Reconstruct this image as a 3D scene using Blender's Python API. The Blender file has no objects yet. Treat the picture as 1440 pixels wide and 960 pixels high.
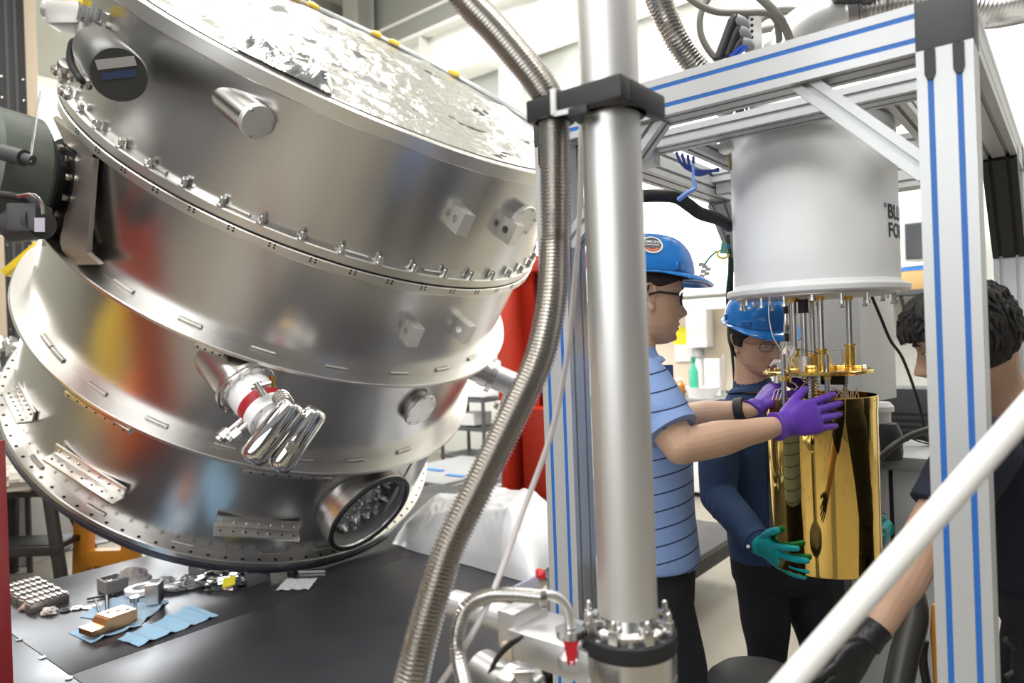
import bpy, bmesh, math, random
import numpy as np
from math import sin, cos, pi, radians, sqrt, atan2, exp
from mathutils import Vector, Matrix, noise

random.seed(7)
scn = bpy.context.scene
COL = scn.collection

# ------------------------------------------------------------------ camera
EYE = Vector((0, 0, 1.52))
FPX = 990.0                                   # focal length in pixels of a 1440-wide picture
ROLL = -0.0349
RGT = Vector((cos(ROLL), 0, sin(ROLL)))
UPV = Vector((-sin(ROLL), 0, cos(ROLL)))
FWD = Vector((0, 1, 0))
cam_d = bpy.data.cameras.new('camera')
cam = bpy.data.objects.new('camera', cam_d)
COL.objects.link(cam)
cam_d.sensor_width = 36.0
cam_d.lens = 36.0 * FPX / 1440.0
cam_d.clip_start = 0.05
cam_d.clip_end = 100
m = Matrix((RGT, UPV, -FWD)).transposed().to_4x4()
m.translation = EYE
cam.matrix_world = m
cam_d.dof.use_dof = True
cam_d.dof.focus_distance = 2.05
cam_d.dof.aperture_fstop = 2.6
scn.camera = cam

# ------------------------------------------------------------------ world, lights, exposure
world = bpy.data.worlds.new('world')
scn.world = world
world.use_nodes = True
bg = world.node_tree.nodes['Background']
bg.inputs[0].default_value = (0.95, 0.97, 1.0, 1)
bg.inputs[1].default_value = 0.35
scn.view_settings.view_transform = 'Standard'
scn.view_settings.look = 'None'
scn.view_settings.gamma = 1.0
scn.view_settings.use_curve_mapping = False
scn.view_settings.exposure = -0.2

# axes of the hall, the frame and the platform: u runs along the back wall, v into the room
D1 = Vector((-0.778, 0.628, 0.0)).normalized()
D2 = Vector((0.628, 0.778, 0.0)).normalized()
ZV = Vector((0, 0, 1))
ROTZ = atan2(D2.y, D2.x)
def W(u, v, z=0.0): return D1 * u + D2 * v + ZV * z

def area(name, loc, target, sx, sy, power, col=(1, 1, 1)):
    l = bpy.data.lights.new(name, 'AREA'); l.shape = 'RECTANGLE'; l.size = sx; l.size_y = sy
    l.energy = power; l.color = col
    o = bpy.data.objects.new(name, l); COL.objects.link(o); o.location = loc
    o.rotation_euler = (Vector(target) - Vector(loc)).to_track_quat('-Z', 'Y').to_euler()
    return o
for i, (u, v, pw) in enumerate(((-1.5, 1.2, 170), (1.8, 0.2, 130), (4.8, 0.2, 110), (1.0, 4.5, 200), (-1.8, 5.0, 170), (4.8, 4.0, 200), (0.5, -2.2, 190), (4.0, -2.6, 90))):  # last two added on the camera side as fill for the faces
    area('ceiling_lamp', W(u, v, 6.3), W(u, v, 0), 2.4, 1.2, pw, (1, 0.97, 0.92))
area('window_daylight', W(8.2, 2.6, 2.6), W(0, 2.2, 1.2), 2.0, 3.4, 330, (0.92, 0.96, 1))
area('bench_fill', W(3.0, 5.0, 4.2), W(3.2, 6.9, 1.2), 4.0, 1.2, 260, (1, 1, 0.97))  # added fill that brightens the bench and back wall
area('front_fill', W(0.6, -4.3, 3.0), W(0.6, 2.0, 1.2), 5.0, 2.2, 130, (0.95, 0.97, 1))  # added fill from behind the camera for faces and vessel

# ------------------------------------------------------------------ placing: a pixel of the photograph at a known depth, height or plane
def ray(x, y):
    return FWD + RGT * ((x - 720) / FPX) + UPV * ((480 - y) / FPX)
def P(x, y, Y):                      # point at depth Y
    return EYE + ray(x, y) * Y
def Pz(x, y, z):                     # point at height z
    d = ray(x, y); return EYE + d * ((z - EYE.z) / d.z)
def Pv(x, y, v):                     # point on the plane v = const
    d = ray(x, y); return EYE + d * (v / d.dot(D2))
def proj(p):
    q = p - EYE; Y = q.dot(FWD)
    return (720 + FPX * q.dot(RGT) / Y, 480 - FPX * q.dot(UPV) / Y)

# ------------------------------------------------------------------ materials
MATS = {}
def mat(name, col, rough=0.5, metal=0.0, bump=0.0, bscale=30, stretch=None, var=0.0, vscale=4, coat=0.0, alpha=1.0, trans=0.0, emit=None, estr=0.0, ior=1.45, rvar=0.0, sheen=0.0, aniso=0.0, sss=0.0):
    if name in MATS: return MATS[name]
    m = bpy.data.materials.new(name); m.use_nodes = True; MATS[name] = m
    nt = m.node_tree; b = nt.nodes['Principled BSDF']
    c = tuple(col) + (1,)
    b.inputs['Base Color'].default_value = c
    b.inputs['Roughness'].default_value = rough
    b.inputs['Metallic'].default_value = metal
    b.inputs['IOR'].default_value = ior
    b.inputs['Coat Weight'].default_value = coat
    b.inputs['Coat Roughness'].default_value = 0.08
    b.inputs['Alpha'].default_value = alpha
    b.inputs['Transmission Weight'].default_value = trans
    if sheen: b.inputs['Sheen Weight'].default_value = sheen
    if aniso: b.inputs['Anisotropic'].default_value = aniso
    if sss:
        b.inputs['Subsurface Weight'].default_value = sss
        b.inputs['Subsurface Radius'].default_value = (0.02, 0.008, 0.004)
        b.inputs['Subsurface Scale'].default_value = 0.4
    if emit:
        b.inputs['Emission Color'].default_value = tuple(emit) + (1,)
        b.inputs['Emission Strength'].default_value = estr
    if bump or var or rvar:
        tc = nt.nodes.new('ShaderNodeTexCoord'); mp = nt.nodes.new('ShaderNodeMapping')
        nt.links.new(tc.outputs['Object'], mp.inputs['Vector'])
        if stretch: mp.inputs['Scale'].default_value = stretch
        if var or rvar:
            n2 = nt.nodes.new('ShaderNodeTexNoise'); n2.inputs['Scale'].default_value = vscale; n2.inputs['Detail'].default_value = 5 if var else 1
            nt.links.new(mp.outputs[0], n2.inputs['Vector'])
        if var:
            mx = nt.nodes.new('ShaderNodeMix'); mx.data_type = 'RGBA'
            mx.inputs['A'].default_value = tuple(max(0, x * (1 - var)) for x in col) + (1,)
            mx.inputs['B'].default_value = tuple(min(1, x * (1 + var)) for x in col) + (1,)
            nt.links.new(n2.outputs['Fac'], mx.inputs['Factor']); nt.links.new(mx.outputs['Result'], b.inputs['Base Color'])
        if rvar:
            mr = nt.nodes.new('ShaderNodeMapRange'); mr.inputs['From Min'].default_value = 0.3; mr.inputs['From Max'].default_value = 0.7
            mr.inputs['To Min'].default_value = max(0.02, rough - rvar); mr.inputs['To Max'].default_value = rough + rvar
            nt.links.new(n2.outputs['Fac'], mr.inputs['Value']); nt.links.new(mr.outputs[0], b.inputs['Roughness'])
        if bump:
            n1 = nt.nodes.new('ShaderNodeTexNoise'); n1.inputs['Scale'].default_value = bscale; n1.inputs['Detail'].default_value = 3
            nt.links.new(mp.outputs[0], n1.inputs['Vector'])
            bp = nt.nodes.new('ShaderNodeBump'); bp.inputs['Strength'].default_value = bump; bp.inputs['Distance'].default_value = 0.01
            nt.links.new(n1.outputs['Fac'], bp.inputs['Height']); nt.links.new(bp.outputs[0], b.inputs['Normal'])
    return m

ALU = mat('anodised_aluminium', (0.54, 0.55, 0.56), 0.42, 0.40, bump=0.03, bscale=120)
ALU_D = mat('aluminium_slot', (0.16, 0.16, 0.17), 0.6, 0.3)
BLUE = mat('blue_slot_cover', (0.018, 0.14, 0.50), 0.45)
BLK = mat('black_plastic', (0.025, 0.025, 0.028), 0.45, bump=0.05, bscale=200)
DGREY = mat('dark_grey_plastic', (0.055, 0.058, 0.062), 0.5, bump=0.05, bscale=160)
STEEL = mat('stainless_steel', (0.68, 0.67, 0.65), 0.22, 1.0, rvar=0.06, vscale=6)
STEEL_B = mat('brushed_steel', (0.78, 0.77, 0.75), 0.46, 1.0, bump=0.05, bscale=60, stretch=(1, 1, 0.05), rvar=0.08, vscale=3)
HOSE = mat('hose_steel', (0.58, 0.56, 0.53), 0.26, 1.0)
CHROME = mat('polished_steel', (0.80, 0.79, 0.77), 0.08, 1.0, bump=0.02, bscale=12)
WHITE = mat('white_paint', (0.80, 0.80, 0.79), 0.35, var=0.02)
WHITE_G = mat('white_gloss', (0.88, 0.89, 0.90), 0.42)
GOLD = mat('gold_plating', (0.88, 0.60, 0.17), 0.045, 1.0)
GOLD_M = mat('gold_satin', (0.90, 0.62, 0.18), 0.20, 1.0)
RED = mat('red_enamel', (0.52, 0.035, 0.015), 0.4, var=0.08)
ORANGE = mat('orange_enamel', (0.68, 0.27, 0.02), 0.5, var=0.1)
RUB = mat('black_rubber', (0.018, 0.018, 0.02), 0.55)
GREYP = mat('grey_plastic', (0.36, 0.36, 0.36), 0.5)

# ------------------------------------------------------------------ mesh builder
def frame_of(d):
    d = d.normalized()
    a = Vector((0, 0, 1)) if abs(d.z) < 0.9 else Vector((1, 0, 0))
    x = a.cross(d).normalized(); y = d.cross(x)
    return x, y, d
class MB:
    def __init__(s): s.v = []; s.f = []
    def add(s, vs, fs):
        o = len(s.v); s.v += [tuple(p) for p in vs]; s.f += [tuple(i + o for i in f) for f in fs]; return s
    def box(s, c, h, ax=None, bev=0.0):
        c = Vector(c); X, Y, Z = ax or (Vector((1, 0, 0)), Vector((0, 1, 0)), Vector((0, 0, 1)))
        bm = bmesh.new(); bmesh.ops.create_cube(bm, size=2.0)
        for w in bm.verts: w.co = Vector((w.co.x * h[0], w.co.y * h[1], w.co.z * h[2]))
        if bev: bmesh.ops.bevel(bm, geom=bm.edges[:], offset=bev, segments=2, affect='EDGES', profile=0.6)
        bm.verts.index_update()
        s.add([c + X * w.co.x + Y * w.co.y + Z * w.co.z for w in bm.verts], [[w.index for w in f.verts] for f in bm.faces]); bm.free(); return s
    def bar(s, a, b, w, h, up=ZV, bev=0.0):          # box from a to b
        a = Vector(a); b = Vector(b); d = (b - a); L = d.length; d = d / L
        side = d.cross(up).normalized(); u2 = side.cross(d)
        return s.box((a + b) / 2, (L / 2, w / 2, h / 2), (d, side, u2), bev)
    def cyl(s, a, b, r0, r1=None, seg=24, caps=True):
        a = Vector(a); b = Vector(b); r1 = r0 if r1 is None else r1
        x, y, d = frame_of(b - a); vs = []
        for p, r in ((a, r0), (b, r1)):
            vs += [p + (x * cos(2 * pi * i / seg) + y * sin(2 * pi * i / seg)) * r for i in range(seg)]
        fs = [(i, (i + 1) % seg, seg + (i + 1) % seg, seg + i) for i in range(seg)]
        if caps: fs += [tuple(range(seg - 1, -1, -1)), tuple(range(seg, 2 * seg))]
        return s.add(vs, fs)
    def lathe(s, prof, o, axis, seg=48, close=False, xdir=None, cap=True):   # prof: (r, t)
        o = Vector(o); x, y, d = frame_of(Vector(axis))
        if xdir is not None:
            x = (xdir - d * xdir.dot(d)).normalized(); y = d.cross(x)
        vs = []; n = len(prof)
        for r, t in prof:
            vs += [o + d * t + (x * cos(2 * pi * i / seg) + y * sin(2 * pi * i / seg)) * r for i in range(seg)]
        fs = []
        for k in range(n if close else n - 1):
            k2 = (k + 1) % n
            fs += [(k * seg + i, k * seg + (i + 1) % seg, k2 * seg + (i + 1) % seg, k2 * seg + i) for i in range(seg)]
        if not close and cap:
            if prof[0][0] > 1e-6: fs.append(tuple(range(seg - 1, -1, -1)))
            if prof[-1][0] > 1e-6: fs.append(tuple((n - 1) * seg + i for i in range(seg)))
        return s.add(vs, fs)
    def tube(s, pts, r, seg=12, caps=True):           # r: number or a list
        pts = [Vector(p) for p in pts]; n = len(pts)
        rs = r if isinstance(r, (list, tuple)) else [r] * n
        T = []
        for i in range(n):
            t = (pts[min(i + 1, n - 1)] - pts[max(i - 1, 0)])
            T.append(t.normalized() if t.length > 1e-9 else Vector((0, 0, 1)))
        x, y, _ = frame_of(T[0]); vs = []
        for i in range(n):
            x = (x - T[i] * x.dot(T[i])).normalized(); y = T[i].cross(x)
            vs += [pts[i] + (x * cos(2 * pi * k / seg) + y * sin(2 * pi * k / seg)) * rs[i] for k in range(seg)]
        fs = []
        for i in range(n - 1):
            fs += [(i * seg + k, i * seg + (k + 1) % seg, (i + 1) * seg + (k + 1) % seg, (i + 1) * seg + k) for k in range(seg)]
        if caps: fs += [tuple(range(seg - 1, -1, -1)), tuple((n - 1) * seg + k for k in range(seg))]
        return s.add(vs, fs)
    def ball(s, c, r, ax=None, seg=20, rings=12):
        c = Vector(c); rr = r if isinstance(r, (list, tuple)) else (r, r, r)
        X, Y, Z = ax or (Vector((1, 0, 0)), Vector((0, 1, 0)), Vector((0, 0, 1)))
        vs = [c - Z * rr[2]]
        for j in range(1, rings):
            a = -pi / 2 + pi * j / rings
            vs += [c + X * (rr[0] * cos(a) * cos(2 * pi * i / seg)) + Y * (rr[1] * cos(a) * sin(2 * pi * i / seg)) + Z * (rr[2] * sin(a)) for i in range(seg)]
        vs.append(c + Z * rr[2]); fs = []
        for i in range(seg):
            fs.append((0, 1 + (i + 1) % seg, 1 + i))
            fs.append((len(vs) - 1, len(vs) - 1 - seg + i, len(vs) - 1 - seg + (i + 1) % seg))
        for j in range(rings - 2):
            b = 1 + j * seg
            fs += [(b + i, b + (i + 1) % seg, b + seg + (i + 1) % seg, b + seg + i) for i in range(seg)]
        return s.add(vs, fs)
    def extrude(s, poly, o, X, Y, vec):               # poly 2D, counter-clockwise
        o = Vector(o); n = len(poly)
        vs = [o + X * p[0] + Y * p[1] for p in poly] + [o + X * p[0] + Y * p[1] + vec for p in poly]
        fs = [(i, (i + 1) % n, n + (i + 1) % n, n + i) for i in range(n)] + [tuple(range(n - 1, -1, -1)), tuple(range(n, 2 * n))]
        return s.add(vs, fs)
    def grid(s, fn, nu, nv):
        vs = [fn(i / nu, j / nv) for j in range(nv + 1) for i in range(nu + 1)]
        fs = [(j * (nu + 1) + i, j * (nu + 1) + i + 1, (j + 1) * (nu + 1) + i + 1, (j + 1) * (nu + 1) + i) for j in range(nv) for i in range(nu)]
        return s.add(vs, fs)
    def warp(s, fn): s.v = [tuple(fn(Vector(p))) for p in s.v]; return s

def smooth_path(pts, n=12):                          # Catmull-Rom
    pts = [Vector(p) for p in pts]; out = []
    for i in range(len(pts) - 1):
        p0 = pts[max(i - 1, 0)]; p1 = pts[i]; p2 = pts[i + 1]; p3 = pts[min(i + 2, len(pts) - 1)]
        for k in range(n):
            t = k / n
            out.append(0.5 * ((2 * p1) + (p2 - p0) * t + (2 * p0 - 5 * p1 + 4 * p2 - p3) * t * t + (3 * p1 - p0 - 3 * p2 + p3) * t ** 3))
    out.append(pts[-1]); return out
def resample(pts, step):
    out = [pts[0]]; acc = 0.0
    for a, b in zip(pts, pts[1:]):
        L = (b - a).length; d = step - acc
        while d <= L:
            out.append(a + (b - a) * (d / L)); d += step
        acc = L - (d - step)
    return out
def bellows(pts, r, pitch=0.005, depth=0.12, seg=16):
    q = resample(smooth_path(pts, 24), pitch / 4)
    rs = [r * (1 - depth * (0.0, 0.5, 1.0, 0.5)[i % 4]) for i in range(len(q))]
    return MB().tube(q, rs, seg)

# ------------------------------------------------------------------ objects
def finish(me, ang=35, smooth=True):
    if smooth:
        me.shade_smooth(); me.set_sharp_from_angle(angle=radians(ang))
    else: me.shade_flat()
def rootloc(o):
    v = Vector((0, 0, 0))
    while o is not None: v = v + Vector(o.location); o = o.parent
    return v
def obj(name, mb, m, parent=None, ang=35, smooth=True, label=None, recalc=True):
    """One mesh object; the builder's points are in world space and are stored relative to the parent."""
    me = bpy.data.meshes.new(name)
    o = bpy.data.objects.new(name, me); COL.objects.link(o)
    if parent is None:
        a = np.array(mb.v); lo, hi = a.min(0), a.max(0)
        base = Vector(((lo[0] + hi[0]) / 2, (lo[1] + hi[1]) / 2, lo[2])); o.location = base
    else:
        base = rootloc(parent); o.parent = parent
    me.from_pydata([(p[0] - base.x, p[1] - base.y, p[2] - base.z) for p in mb.v], [], mb.f)
    if recalc:
        bm = bmesh.new(); bm.from_mesh(me); bmesh.ops.recalc_face_normals(bm, faces=bm.faces); bm.to_mesh(me); bm.free()
    me.materials.append(m)
    finish(me, ang, smooth)
    if label: o['label'] = label
    return o
def share(name, src, parent, loc, rot=None):         # another piece with the same mesh
    o = bpy.data.objects.new(name, src.data); COL.objects.link(o); o.parent = parent
    o.location = Vector(loc) - rootloc(parent)
    if rot is not None: o.rotation_euler = rot.to_euler()
    return o
def proto(name, mb, m, ang=35):                      # mesh about the origin, for pieces that repeat
    me = bpy.data.meshes.new(name); me.from_pydata(mb.v, [], mb.f)
    bm = bmesh.new(); bm.from_mesh(me); bmesh.ops.recalc_face_normals(bm, faces=bm.faces); bm.to_mesh(me); bm.free()
    me.materials.append(m); finish(me, ang)
    return me
def place(name, me, parent, loc, M=None):
    o = bpy.data.objects.new(name, me); COL.objects.link(o); o.parent = parent
    o.location = Vector(loc) - (rootloc(parent) if parent else Vector((0, 0, 0)))
    if M is not None: o.rotation_euler = M.to_euler()
    return o
def thing(name, label, cat, loc, group=None):
    o = bpy.data.objects.new(name, None); COL.objects.link(o); o.location = loc; o.empty_display_size = 0.1
    tag(o, label, cat, group); return o
def tag(o, label, cat, group=None, kind=None):
    o['label'] = label; o['category'] = cat
    if group: o['group'] = group
    if kind: o['kind'] = kind
    return o
def struct(name, mb, m, **k):
    o = obj(name, mb, m, **k); o['kind'] = 'structure'; return o
def axes_to(z, x=None):                              # rotation whose Z is z
    X, Y, Z = frame_of(z)
    if x is not None: X = (x - Z * x.dot(Z)).normalized(); Y = Z.cross(X)
    return Matrix((X, Y, Z)).transposed()
def text_mesh(s, size, bold=0.0, extr=0.0):          # flat lettering as a mesh (x right, y up)
    c = bpy.data.curves.new('lettering', 'FONT'); c.body = s; c.size = size; c.offset = bold; c.extrude = extr; c.resolution_u = 3
    o = bpy.data.objects.new('lettering', c); COL.objects.link(o)
    bpy.context.view_layer.update()
    me = o.to_mesh(); mb = MB().add([v.co for v in me.vertices], [list(p.vertices) for p in me.polygons]); o.to_mesh_clear()
    bpy.data.objects.remove(o); bpy.data.curves.remove(c); return mb
def fbm(p, s, o=3):
    p = Vector(p) * s; a = 0; w = 1
    for _ in range(o): a += w * noise.noise(p); p = p * 2.1; w *= 0.5
    return a
# ================================================================== the hall
FLOOR = mat('worn_concrete', (0.23, 0.21, 0.17), 0.33, bump=0.04, bscale=8, var=0.16, vscale=1.3, rvar=0.1)
WALLM = mat('painted_wall', (0.70, 0.71, 0.66), 0.6, var=0.03, vscale=1)
WALLD = mat('ribbed_wall', (0.44, 0.44, 0.38), 0.6, var=0.05, vscale=1)
BEAMM = mat('white_steel_beam', (0.78, 0.78, 0.72), 0.5)
DARKW = mat('dark_wall', (0.10, 0.10, 0.11), 0.7)  # unseen walls made dark for contrast in the mirroring steel
WIN = mat('window_glow', (0.9, 0.95, 1), 0.3, emit=(0.93, 0.97, 1.0), estr=1.4)
UV = (D1, D2, ZV)
struct('floor', MB().box(W(2.0, 1.5, -0.05), (7.0, 6.0, 0.05), UV), FLOOR)
wb = struct('wall_back', MB().box(W(2.0, 7.1, 3.5), (7.0, 0.1, 3.5), UV), WALLM)
for k in range(5):                                   # horizontal joints between the wall sheets
    obj('sheet', MB().box(W(2.0, 6.99, 0.7 + 1.4 * k), (6.4, 0.012, 0.66), UV, 0.01), WALLM, wb)
CEIL = mat('pale_ceiling', (0.55, 0.55, 0.52), 0.7)
ce = struct('ceiling', MB().box(W(2.0, 1.5, 7.05), (7.0, 6.0, 0.05), UV), CEIL)
for k in range(6):
    obj('roof_beam', MB().box(W(-3.6 + 2.4 * k, 1.25, 6.8), (0.08, 5.6, 0.18), UV), BEAMM, ce)
for i, (u, v) in enumerate(((-1.5, 1.2), (1.8, 0.2), (4.8, 0.2), (1.0, 4.5), (-1.8, 5.0), (4.8, 4.0), (0.5, -2.2), (4.0, -2.6))):  # last two housings belong to the added face fill lamps
    t = thing('high_bay_lamp', 'white high bay lamp hanging under the hall roof', 'lamp', W(u, v, 6.33), 'high bay lamps under the roof')
    obj('housing', MB().box(W(u, v, 6.38), (1.25, 0.65, 0.04), UV, 0.01), WHITE, t)
    for s in (-1, 1): obj('rod', MB().cyl(W(u + s, v, 6.4), W(u + s, v, 7.0), 0.01, seg=8), STEEL, t)
wl = struct('wall_left', MB().box(W(8.6, 1.5, 3.5), (0.1, 5.5, 3.5), UV), WALLD)
struct('wall_right', MB().box(W(-5.1, 1.5, 2.5), (0.1, 6.0, 2.5), UV), DARKW)
struct('wall_front', MB().box(W(2.0, -4.6, 2.5), (7.0, 0.1, 2.5), UV), DARKW)
# the bright window in the left wall
wn = struct('window_1', MB().box(W(8.48, 2.9, 2.3), (0.02, 1.1, 2.1), UV), WIN)
for a, b, c, d in ((2.9, 4.42, 1.2, 0.05), (2.9, 0.18, 1.2, 0.05), (1.78, 2.3, 0.05, 2.1), (4.02, 2.3, 0.05, 2.1), (2.9, 2.3, 0.02, 2.1)):
    obj('window_frame', MB().box(W(8.44, a, b), (0.05, c, d), UV, 0.008), BEAMM, wn)
wf = struct('added_front_window', MB().box(W(0.6, -4.47, 3.0), (2.5, 0.02, 1.1), UV), WIN)  # unseen glowing window, added to go with the front fill
for a, b, c, d in ((0.6, 4.12, 2.55, 0.05), (0.6, 1.88, 2.55, 0.05), (-1.93, 3.0, 0.05, 1.1), (3.13, 3.0, 0.05, 1.1), (0.6, 3.0, 0.03, 1.1)):
    obj('window_frame', MB().box(W(a, -4.43, b), (c, 0.04, d), UV, 0.008), BEAMM, wf)  # frame bars of the added front window
# columns and crane beam on the back wall
for k, u in enumerate((8.1, 5.2, 1.55, -0.5, -3.2)):
    c = struct('trim_%d' % (k + 1), MB().box(W(u, 6.86, 3.5), (0.16, 0.02, 3.5), UV).box(W(u, 6.72, 3.5), (0.02, 0.13, 3.5), UV).box(W(u, 6.58, 3.5), (0.16, 0.02, 3.5), UV), BEAMM)
    for i in range(3):
        obj('conduit', MB().cyl(W(u + 0.22 + 0.07 * i, 6.9, 0), W(u + 0.22 + 0.07 * i, 6.9, 6.8), 0.02, seg=10), BEAMM, c)
b = struct('trim_6', MB().box(W(2.0, 6.44, 5.45), (6.4, 0.17, 0.025), UV).box(W(2.0, 6.44, 5.15), (6.4, 0.015, 0.3), UV).box(W(2.0, 6.44, 4.85), (6.4, 0.17, 0.025), UV), BEAMM)
for u in (6.4, 3.9, 1.1, -1.6, -4):
    obj('stiffener', MB().box(W(u, 6.36, 5.15), (0.012, 0.08, 0.27), UV), BEAMM, b)
obj('conduit', MB().tube(smooth_path([W(7.2, 6.3, 5.72), W(5.6, 6.3, 5.72), W(5.3, 6.3, 5.72), W(5.0, 6.3, 5.55), W(4.7, 6.3, 5.4), W(2.2, 6.3, 5.4), W(1.9, 6.3, 5.6), W(-3, 6.3, 5.6)], 6), 0.02, 8), BEAMM, b)
# dark column with a chain guide before the window, far left
TAN = mat('tan_steel', (0.46, 0.38, 0.28), 0.5)
c0 = Pv(24, 300, 2.3); cb_ = Vector((c0.x, c0.y, 0))
XC = Vector((0.82, 0.57, 0)).normalized(); YC = ZV.cross(XC)
t = thing('guide_column', 'tall dark slotted guide column with tan steel cheeks by the bright window', 'column', cb_)
obj('web', MB().box(cb_ + ZV * 2.6, (0.11, 0.03, 2.6), (XC, YC, ZV)), BLK, t)
for s in (-1, 1):
    obj('cheek', MB().box(cb_ + XC * s * 0.155 - YC * 0.03 + ZV * 2.6, (0.047, 0.07, 2.6), (XC, YC, ZV), 0.006), TAN, t)
    obj('guide_rail', MB().box(cb_ + XC * s * 0.035 - YC * 0.04 + ZV * 2.6, (0.012, 0.015, 2.6), (XC, YC, ZV)), DGREY, t)
for k in range(14):
    for s in (-1, 1):
        q = cb_ + XC * s * 0.085 - YC * 0.03 + ZV * (1.6 + 0.2 * k)
        obj('rivet', MB().cyl(q, q - YC * 0.010, 0.008, seg=8), HOSE, t)

# ------------------------------------------------------------------ wall bench behind the people
BEIGE = mat('beige_splashback', (0.66, 0.57, 0.45), 0.5)
CTR = mat('grey_counter', (0.20, 0.20, 0.20), 0.45)
def wv(x, y, v): p = Pv(x, y, v); return p.dot(D1), p.z
t = thing('wall_bench', 'long white wall bench with dark grey counter beneath the lit cupboards', 'bench', W(3.4, 6.5, 0))
obj('counter', MB().box(W(3.4, 6.48, 0.90), (1.75, 0.36, 0.03), UV, 0.006), CTR, t)
for k in range(4):
    u = 2.12 + 0.86 * k
    d = obj('cupboard', MB().box(W(u, 6.5, 0.45), (0.41, 0.32, 0.40), UV, 0.006), WHITE, t)
    obj('handle', MB().cyl(W(u - 0.1, 6.16, 0.72), W(u + 0.1, 6.16, 0.72), 0.008, seg=8), STEEL, d)
obj('splashback', MB().box(W(3.4, 6.86, 1.40), (1.75, 0.015, 0.45), UV), BEIGE, t)
t = thing('wall_cupboard', 'white wall cupboards over the bench with a strip light under them', 'cupboard', W(3.4, 6.7, 1.9))
obj('carcass', MB().box(W(3.4, 6.68, 2.25), (1.75, 0.17, 0.34), UV), WHITE, t)
for k in range(4):
    u = 2.11 + 0.86 * k
    d = obj('door', MB().box(W(u, 6.495, 2.25), (0.42, 0.012, 0.33), UV, 0.004), WHITE, t)
    obj('handle', MB().cyl(W(u + 0.34, 6.47, 2.0), W(u + 0.34, 6.47, 2.15), 0.008, seg=8), STEEL, d)
lampm = mat('lamp_tube', (1, 1, 0.9), 0.3, emit=(1, 0.97, 0.80), estr=5)
u0, z0 = wv(985, 430, 6.42)
t = thing('strip_light', 'lit strip light hanging under the white wall cupboards', 'lamp', W(u0, 6.42, z0))
obj('housing', MB().box(W(u0 - 0.1, 6.44, z0 + 0.045), (0.62, 0.06, 0.02), UV, 0.005), WHITE, t)
obj('tube', MB().cyl(W(u0 - 0.7, 6.42, z0), W(u0 + 0.5, 6.42, z0), 0.028, seg=12), lampm, t)
# things on the bench
def bench_item(x, y): u, z = wv(x, y, 6.4); return W(u, 6.4, 0.93)
p = bench_item(952, 545)
YEL = mat('yellow_card', (0.85, 0.75, 0.03), 0.6)
u, z = wv(959, 472, 6.83)
obj_n = obj('notice', MB().box(W(u, 6.83, z), (0.10, 0.006, 0.09), UV), YEL); tag(obj_n, 'bright yellow notice on the wall behind the chin of the striped man', 'sign')
u, z = wv(963, 496, 6.83)
obj_n = obj('paper_sheet', MB().box(W(u, 6.83, z), (0.11, 0.005, 0.09), UV), WHITE); tag(obj_n, 'blank white sheet on the wall under the yellow notice', 'paper')
u, z = wv(984, 462, 6.7)
t = thing('wall_dispenser', 'white square dispenser on the wall with a fat white pipe below', 'dispenser', W(u, 6.7, z - 0.1))
obj('body', MB().box(W(u, 6.7, z), (0.11, 0.09, 0.19), UV, 0.02), WHITE, t)
obj('pipe', MB().cyl(W(u + 0.02, 6.7, 0.93), W(u + 0.02, 6.7, z - 0.18), 0.04, seg=14), WHITE, t)
obj('collar', MB().cyl(W(u + 0.02, 6.7, z - 0.28), W(u + 0.02, 6.7, z - 0.2), 0.06, seg=14), GREYP, t)
def bottle(x, h, r, m, cap, name, label, cat, v=6.35):
    u, z = wv(x, 540, v); o = W(u, v, 0.93)
    t = thing(name, label, cat, o)
    obj('body', MB().lathe([(r * 0.9, 0), (r, 0.01), (r, h * 0.62), (r * 0.45, h * 0.8), (r * 0.4, h * 0.86)], o, ZV, 20), m, t)
    obj('cap', MB().cyl(o + ZV * h * 0.86, o + ZV * h, r * 0.48, seg=14), cap, t)
bottle(956, 0.18, 0.05, mat('amber', (0.45, 0.16, 0.02), 0.2), WHITE, 'amber_bottle', 'small amber bottle with white cap at the near end of the bench', 'bottle')
bottle(976, 0.38, 0.045, mat('green_glass', (0.05, 0.35, 0.22), 0.2), mat('green_cap', (0.02, 0.2, 0.14), 0.4), 'green_bottle', 'slim green bottle on the bench below the pipe', 'bottle')
u, z = wv(1002, 520, 6.35); o = W(u, 6.35, 0.93)
t = thing('paper_towel_roll', 'upright white paper roll on a grey holder on the bench', 'paper roll', o)
obj('roll', MB().cyl(o + ZV * 0.02, o + ZV * 0.36, 0.075, seg=24), WHITE, t); obj('holder', MB().cyl(o, o + ZV * 0.02, 0.1, seg=20).cyl(o + D1 * -0.11, o + D1 * -0.11 + ZV * 0.4, 0.012, seg=10), GREYP, t)
u, z = wv(988, 548, 6.3); o = W(u, 6.3, 0.93)
tag(obj('plastic_tub', MB().lathe([(0.13, 0), (0.16, 0.1), (0.15, 0.1), (0.12, 0.012), (0, 0.012)], o, ZV, 28), WHITE), 'shallow white plastic tub on the bench beside the paper roll', 'tub')
u, z = wv(846, 560, 6.3); o = W(u, 6.3, 0.93)
for i, (dx, hh) in enumerate(((0.0, 0.24), (0.25, 0.34), (0.55, 0.2))):
    q = o + D1 * dx
    tag(obj('storage_box', MB().box(q + ZV * hh / 2, (0.1, 0.1, hh / 2), UV, 0.008).box(q + ZV * (hh + 0.006), (0.106, 0.106, 0.012), UV, 0.004), (WHITE, mat('pale_blue_box', (0.35, 0.5, 0.62), 0.5), mat('pale_green_box', (0.35, 0.6, 0.5), 0.5))[i]),
        ('white lidded box on the bench seen past the steel pipe', 'tall pale blue lidded box on the bench left of the pipe', 'low pale green lidded box at the end of the bench')[i], 'box')
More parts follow.
